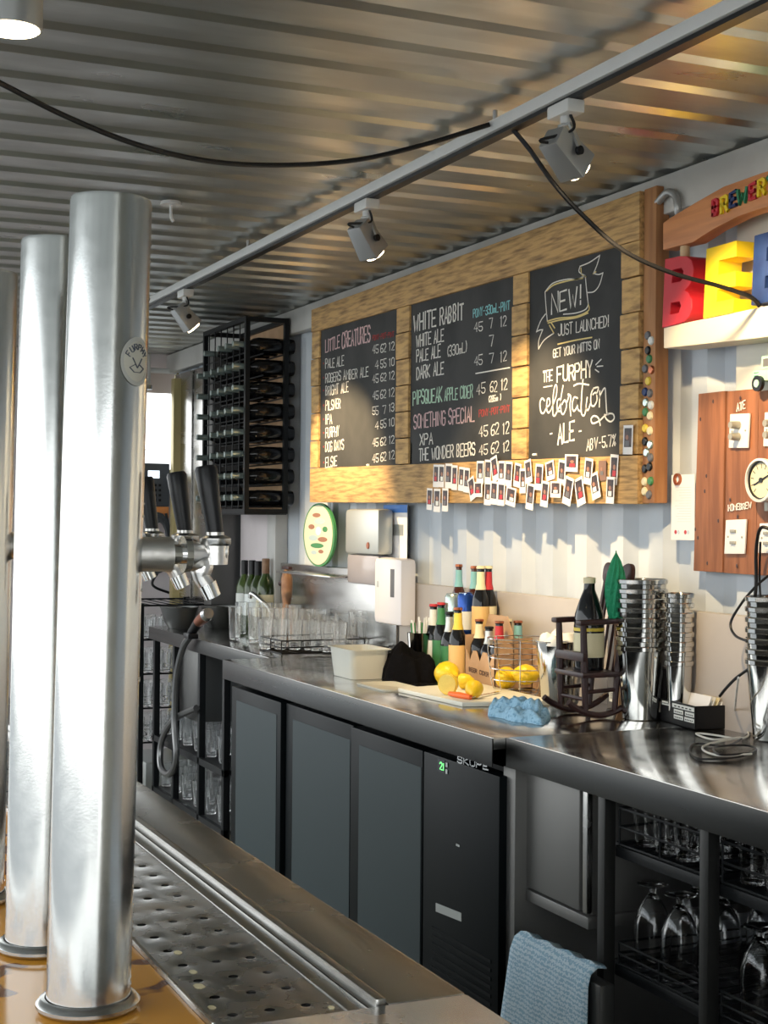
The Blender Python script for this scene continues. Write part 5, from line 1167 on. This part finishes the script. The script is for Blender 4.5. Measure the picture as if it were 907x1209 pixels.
# dried beer drops on the tray
mb = MB(); rnd = random.Random(5)
for (x, y, r) in ((445, 1150, 7), (470, 1162, 7), (405, 1171, 6), (437, 1193, 5), (460, 1168, 3), (452, 1140, 5), (380, 1150, 4), (360, 1146, 5), (425, 1157, 3), (330, 1140, 6), (210, 1125, 5), (235, 1165, 7), (250, 1190, 5), (228, 1148, 5), (410, 1148, 5), (345, 1190, 4)):
    x = 150+(x-10)*.72 if x > 300 else x; p = PZ(x, min(y, 1196), zT)
    if not (x_a < p.x < x_b and p.y > yn+.003): continue
    rr_ = r*MPP(p)*.9; mb.prism([(cos(2*pi*k/12)*rr_*(1+.15*sin(3*k)), sin(2*pi*k/12)*rr_*(1.6)) for k in range(12)], (p.x-O.x, p.y-O.y, zl+.0002), (1, 0, 0), (0, 1, 0), (0, 0, 1), .0006)
ob_ = mb.build('dried_drops', 'lab_cream', bar); ob_['kind'] = 'stuff'
bc = thing('bar_cabinet', 'dark cabinet body carrying the front bar', 'cabinet', (.32, 1.0, 0)); MB().box(-.30, .30, -.5, YE-1.0, 0, BH-.052).build('carcass', 'black_frame', bc)

def tower(px, py, top_px, top_py, label, sticker=False, tap_x=257, tw=None, hand_top=549):
    p = PZ(px, py, BH); p = Vector((p.x, p.y, BH-.001)); tp_ = PF(top_px, top_py+4, ((p-EYE).dot(d_)+.012))
    t = thing('beer_tower', label, 'beer tower', p, 'steel beer towers'); ax = tp_-p; R0, R1 = .0385, .0375; n = 40
    e = ax.normalized(); q = e.to_track_quat('Z', 'Y').to_matrix(); H = ax.length
    MB().lathe([(0, 0), (R0, 0), (R0, .01), (R1, H-.004), (R1-.001, H-.0008), (R1-.004, H), (0, H)], 56, m=q).build('tube', 'steel_tower', t)
    MB().lathe([(R0+.001, 0), (.045, 0), (.0475, .003), (.0475, .006), (.044, .010), (R0+.001, .011)], 48).build('base_flange', 'steel', t)
    # tap: shank leaves the tube towards the bar staff
    zt_ = PX(257, 655, .42).z-.0; f = (zt_-p.z)/H*1.0; c = ax*f
    wx = tw-p.x; zc = 0
    def P3(x, z, y=0): return Vector((c.x+x, c.y+y, c.z+z))
    xs = wx-c.x
    MB().cyl(P3(.030, 0), P3(.030+(xs-.030)*.47, 0), .0165, n=28).build('shank_cover', 'chrome_worn', t)
    f1 = .030+(xs-.030)*.62
    MB().cyl(P3(.030+(xs-.030)*.47, 0), P3(f1, 0), .0095, n=24).cyl(P3(f1, 0), P3(f1+.0065, 0), .0175, .0170, 28).build('collar', 'chrome', t)
    x0_ = f1+.0065
    bo = MB().tube([P3(x0_, 0), P3(x0_+.006, 0), P3(x0_+.016, .001), P3(xs-.008, .003), P3(xs+.012, .003)], [.0150, .0125, .0092, .0098, .0112], 24).build('tap_body', 'chrome_worn', t)
    MB().cyl(P3(xs+.003, -.010), P3(xs+.003, .009), .0120, .0130, 24).build('valve_block', 'chrome_worn', bo)
    MB().tube(smooth_pts([P3(x0_+.004, -.006), P3(x0_+.014, -.010), P3(xs-.011, -.020), P3(xs-.004, -.031)], 6), [.0105]*6+[.0095]*6+[.0080]*7, 20).build('spout', 'chrome_worn', bo)
    MB().cyl(P3(xs-.005, -.028), P3(xs+.001, -.041), .0090, .0082, 22).build('nozzle', 'chrome', bo)
    MB().lathe([(.0, 0), (.0135, 0), (.0150, .002), (.0150, .007), (.012, .009), (.0085, .010), (.0085, .013), (0, .013)], 24, c=P3(xs+.003, .008)).build('bonnet', 'steel', bo)
    hb_ = P3(xs+.003, .0185); ht = P3(xs-.005, .084, .008)
    hd = (ht-hb_); MB().tube([hb_, hb_+hd*.08, hb_+hd*.6, hb_+hd*.95, ht], [.0075, .0082, .0100, .0112, .0095], 20).build('tap_handle', 'black', bo, bevel=0)
    rd = random.Random(int(px)); db = MB()
    for k in range(260):
        a = math.atan2(-p.y, -p.x)+rd.uniform(-.3, 1.5); zf = rd.uniform(.02, .99); rr_ = rd.uniform(.0007, .0016)
        nrm = q @ Vector((cos(a), sin(a), 0)); c_ = ax*zf+nrm*(R1+(R0-R1)*(1-zf)+.0001); tx = nrm.cross(e).normalized(); m_ = Matrix((tx, e, nrm)).transposed()
        db.lathe([(rr_, -.0003), (rr_*.8, rr_*.45), (0, rr_*.65)], 6, c=c_, m=m_ @ Matrix.Diagonal((1, rd.uniform(1, 1.6), 1)))
    o_d = db.build('water_droplets', 'glass', t); o_d['kind'] = 'stuff'
    if sticker:
        # round clear sticker wrapped on the tube, facing the right side of the view
        th0 = atan2(-(p.y+ax.y*.8), -(p.x+ax.x*.8))+radians(46); zc_ = H*((PF(157, 430, 1.38).z-p.z)/ax.z)
        def wrap(us, vs, rr_):   # u along arc, v along the axis
            return q @ Vector((0, 0, 0))
        def pt(u, v, off): a = th0+u/R0; return Vector((cos(a)*(R0-.0006+off), sin(a)*(R0-.0006+off), 0)) + ax*((zc_+v)/H)
        for (ro, ri, off, mm, nm) in ((.0225, .0185, .0007, 'sticker_ring', 'sticker_edge'), (.0185, 0, .0004, 'sticker', 'sticker')):
            mb = MB(); N = 32
            rings = [ro, ro*.75, ro*.5, ro*.25] if ri == 0 else [ro, (ro+ri)/2, ri]
            for r in rings: mb.v += [tuple(pt(r*.82*cos(2*pi*k/N), r*sin(2*pi*k/N), off)) for k in range(N)]
            for j in range(len(rings)-1):
                for k in range(N): mb.f.append((j*N+k, j*N+(k+1) % N, (j+1)*N+(k+1) % N, (j+1)*N+k))
            if ri == 0: mb.f.append(tuple((len(rings)-1)*N+k for k in range(N)))
            mb.build(nm, mm, t)
        mb = MB(); word = 'FURPHY'
        for k, ch_ in enumerate(word):
            an = radians(150-24*k); cu, cv = cos(an)*.0125*.9, sin(an)*.0125
            for st in glyphs(ch_, .0034, .0055, 0):
                L = []
                for (gx, gy) in st:
                    gx -= .0017; gy -= .002; a2 = an-pi/2; L.append((cu+gx*cos(a2)-gy*sin(a2), cv+gx*sin(a2)+gy*cos(a2)))
                for a_, b2 in zip(L, L[1:]): mb.bar(pt(a_[0], a_[1], .0009), pt(b2[0], b2[1], .0009), .0011, .0006)
        for (u1, v1, u2, v2) in ((-.006, .003, 0, -.006), (.006, .003, 0, -.006), (-.009, -.006, -.003, -.003), (.009, -.006, .003, -.003), (-.004, -.010, .004, -.010), (-.009, -.006, -.004, -.010), (.009, -.006, .004, -.010)): mb.bar(pt(u1, v1, .0009), pt(u2, v2, .0009), .0010, .0006)
        mb.build('sticker_print', 'sticker_ink', t)
    return t
tower(104, 1187, 131.5, 231, 'nearest tall steel beer tower with round sticker', True, tw=.4245)
tower(50, 1117, 68, 280, 'middle steel beer tower', tw=.455)
tower(-35, 1062, -17, 317, 'farthest steel beer tower at the left edge', tw=.478)

# a second bench seen only in reflections is not built; a bright street lies outside the open side
print('objects', len(S.objects))
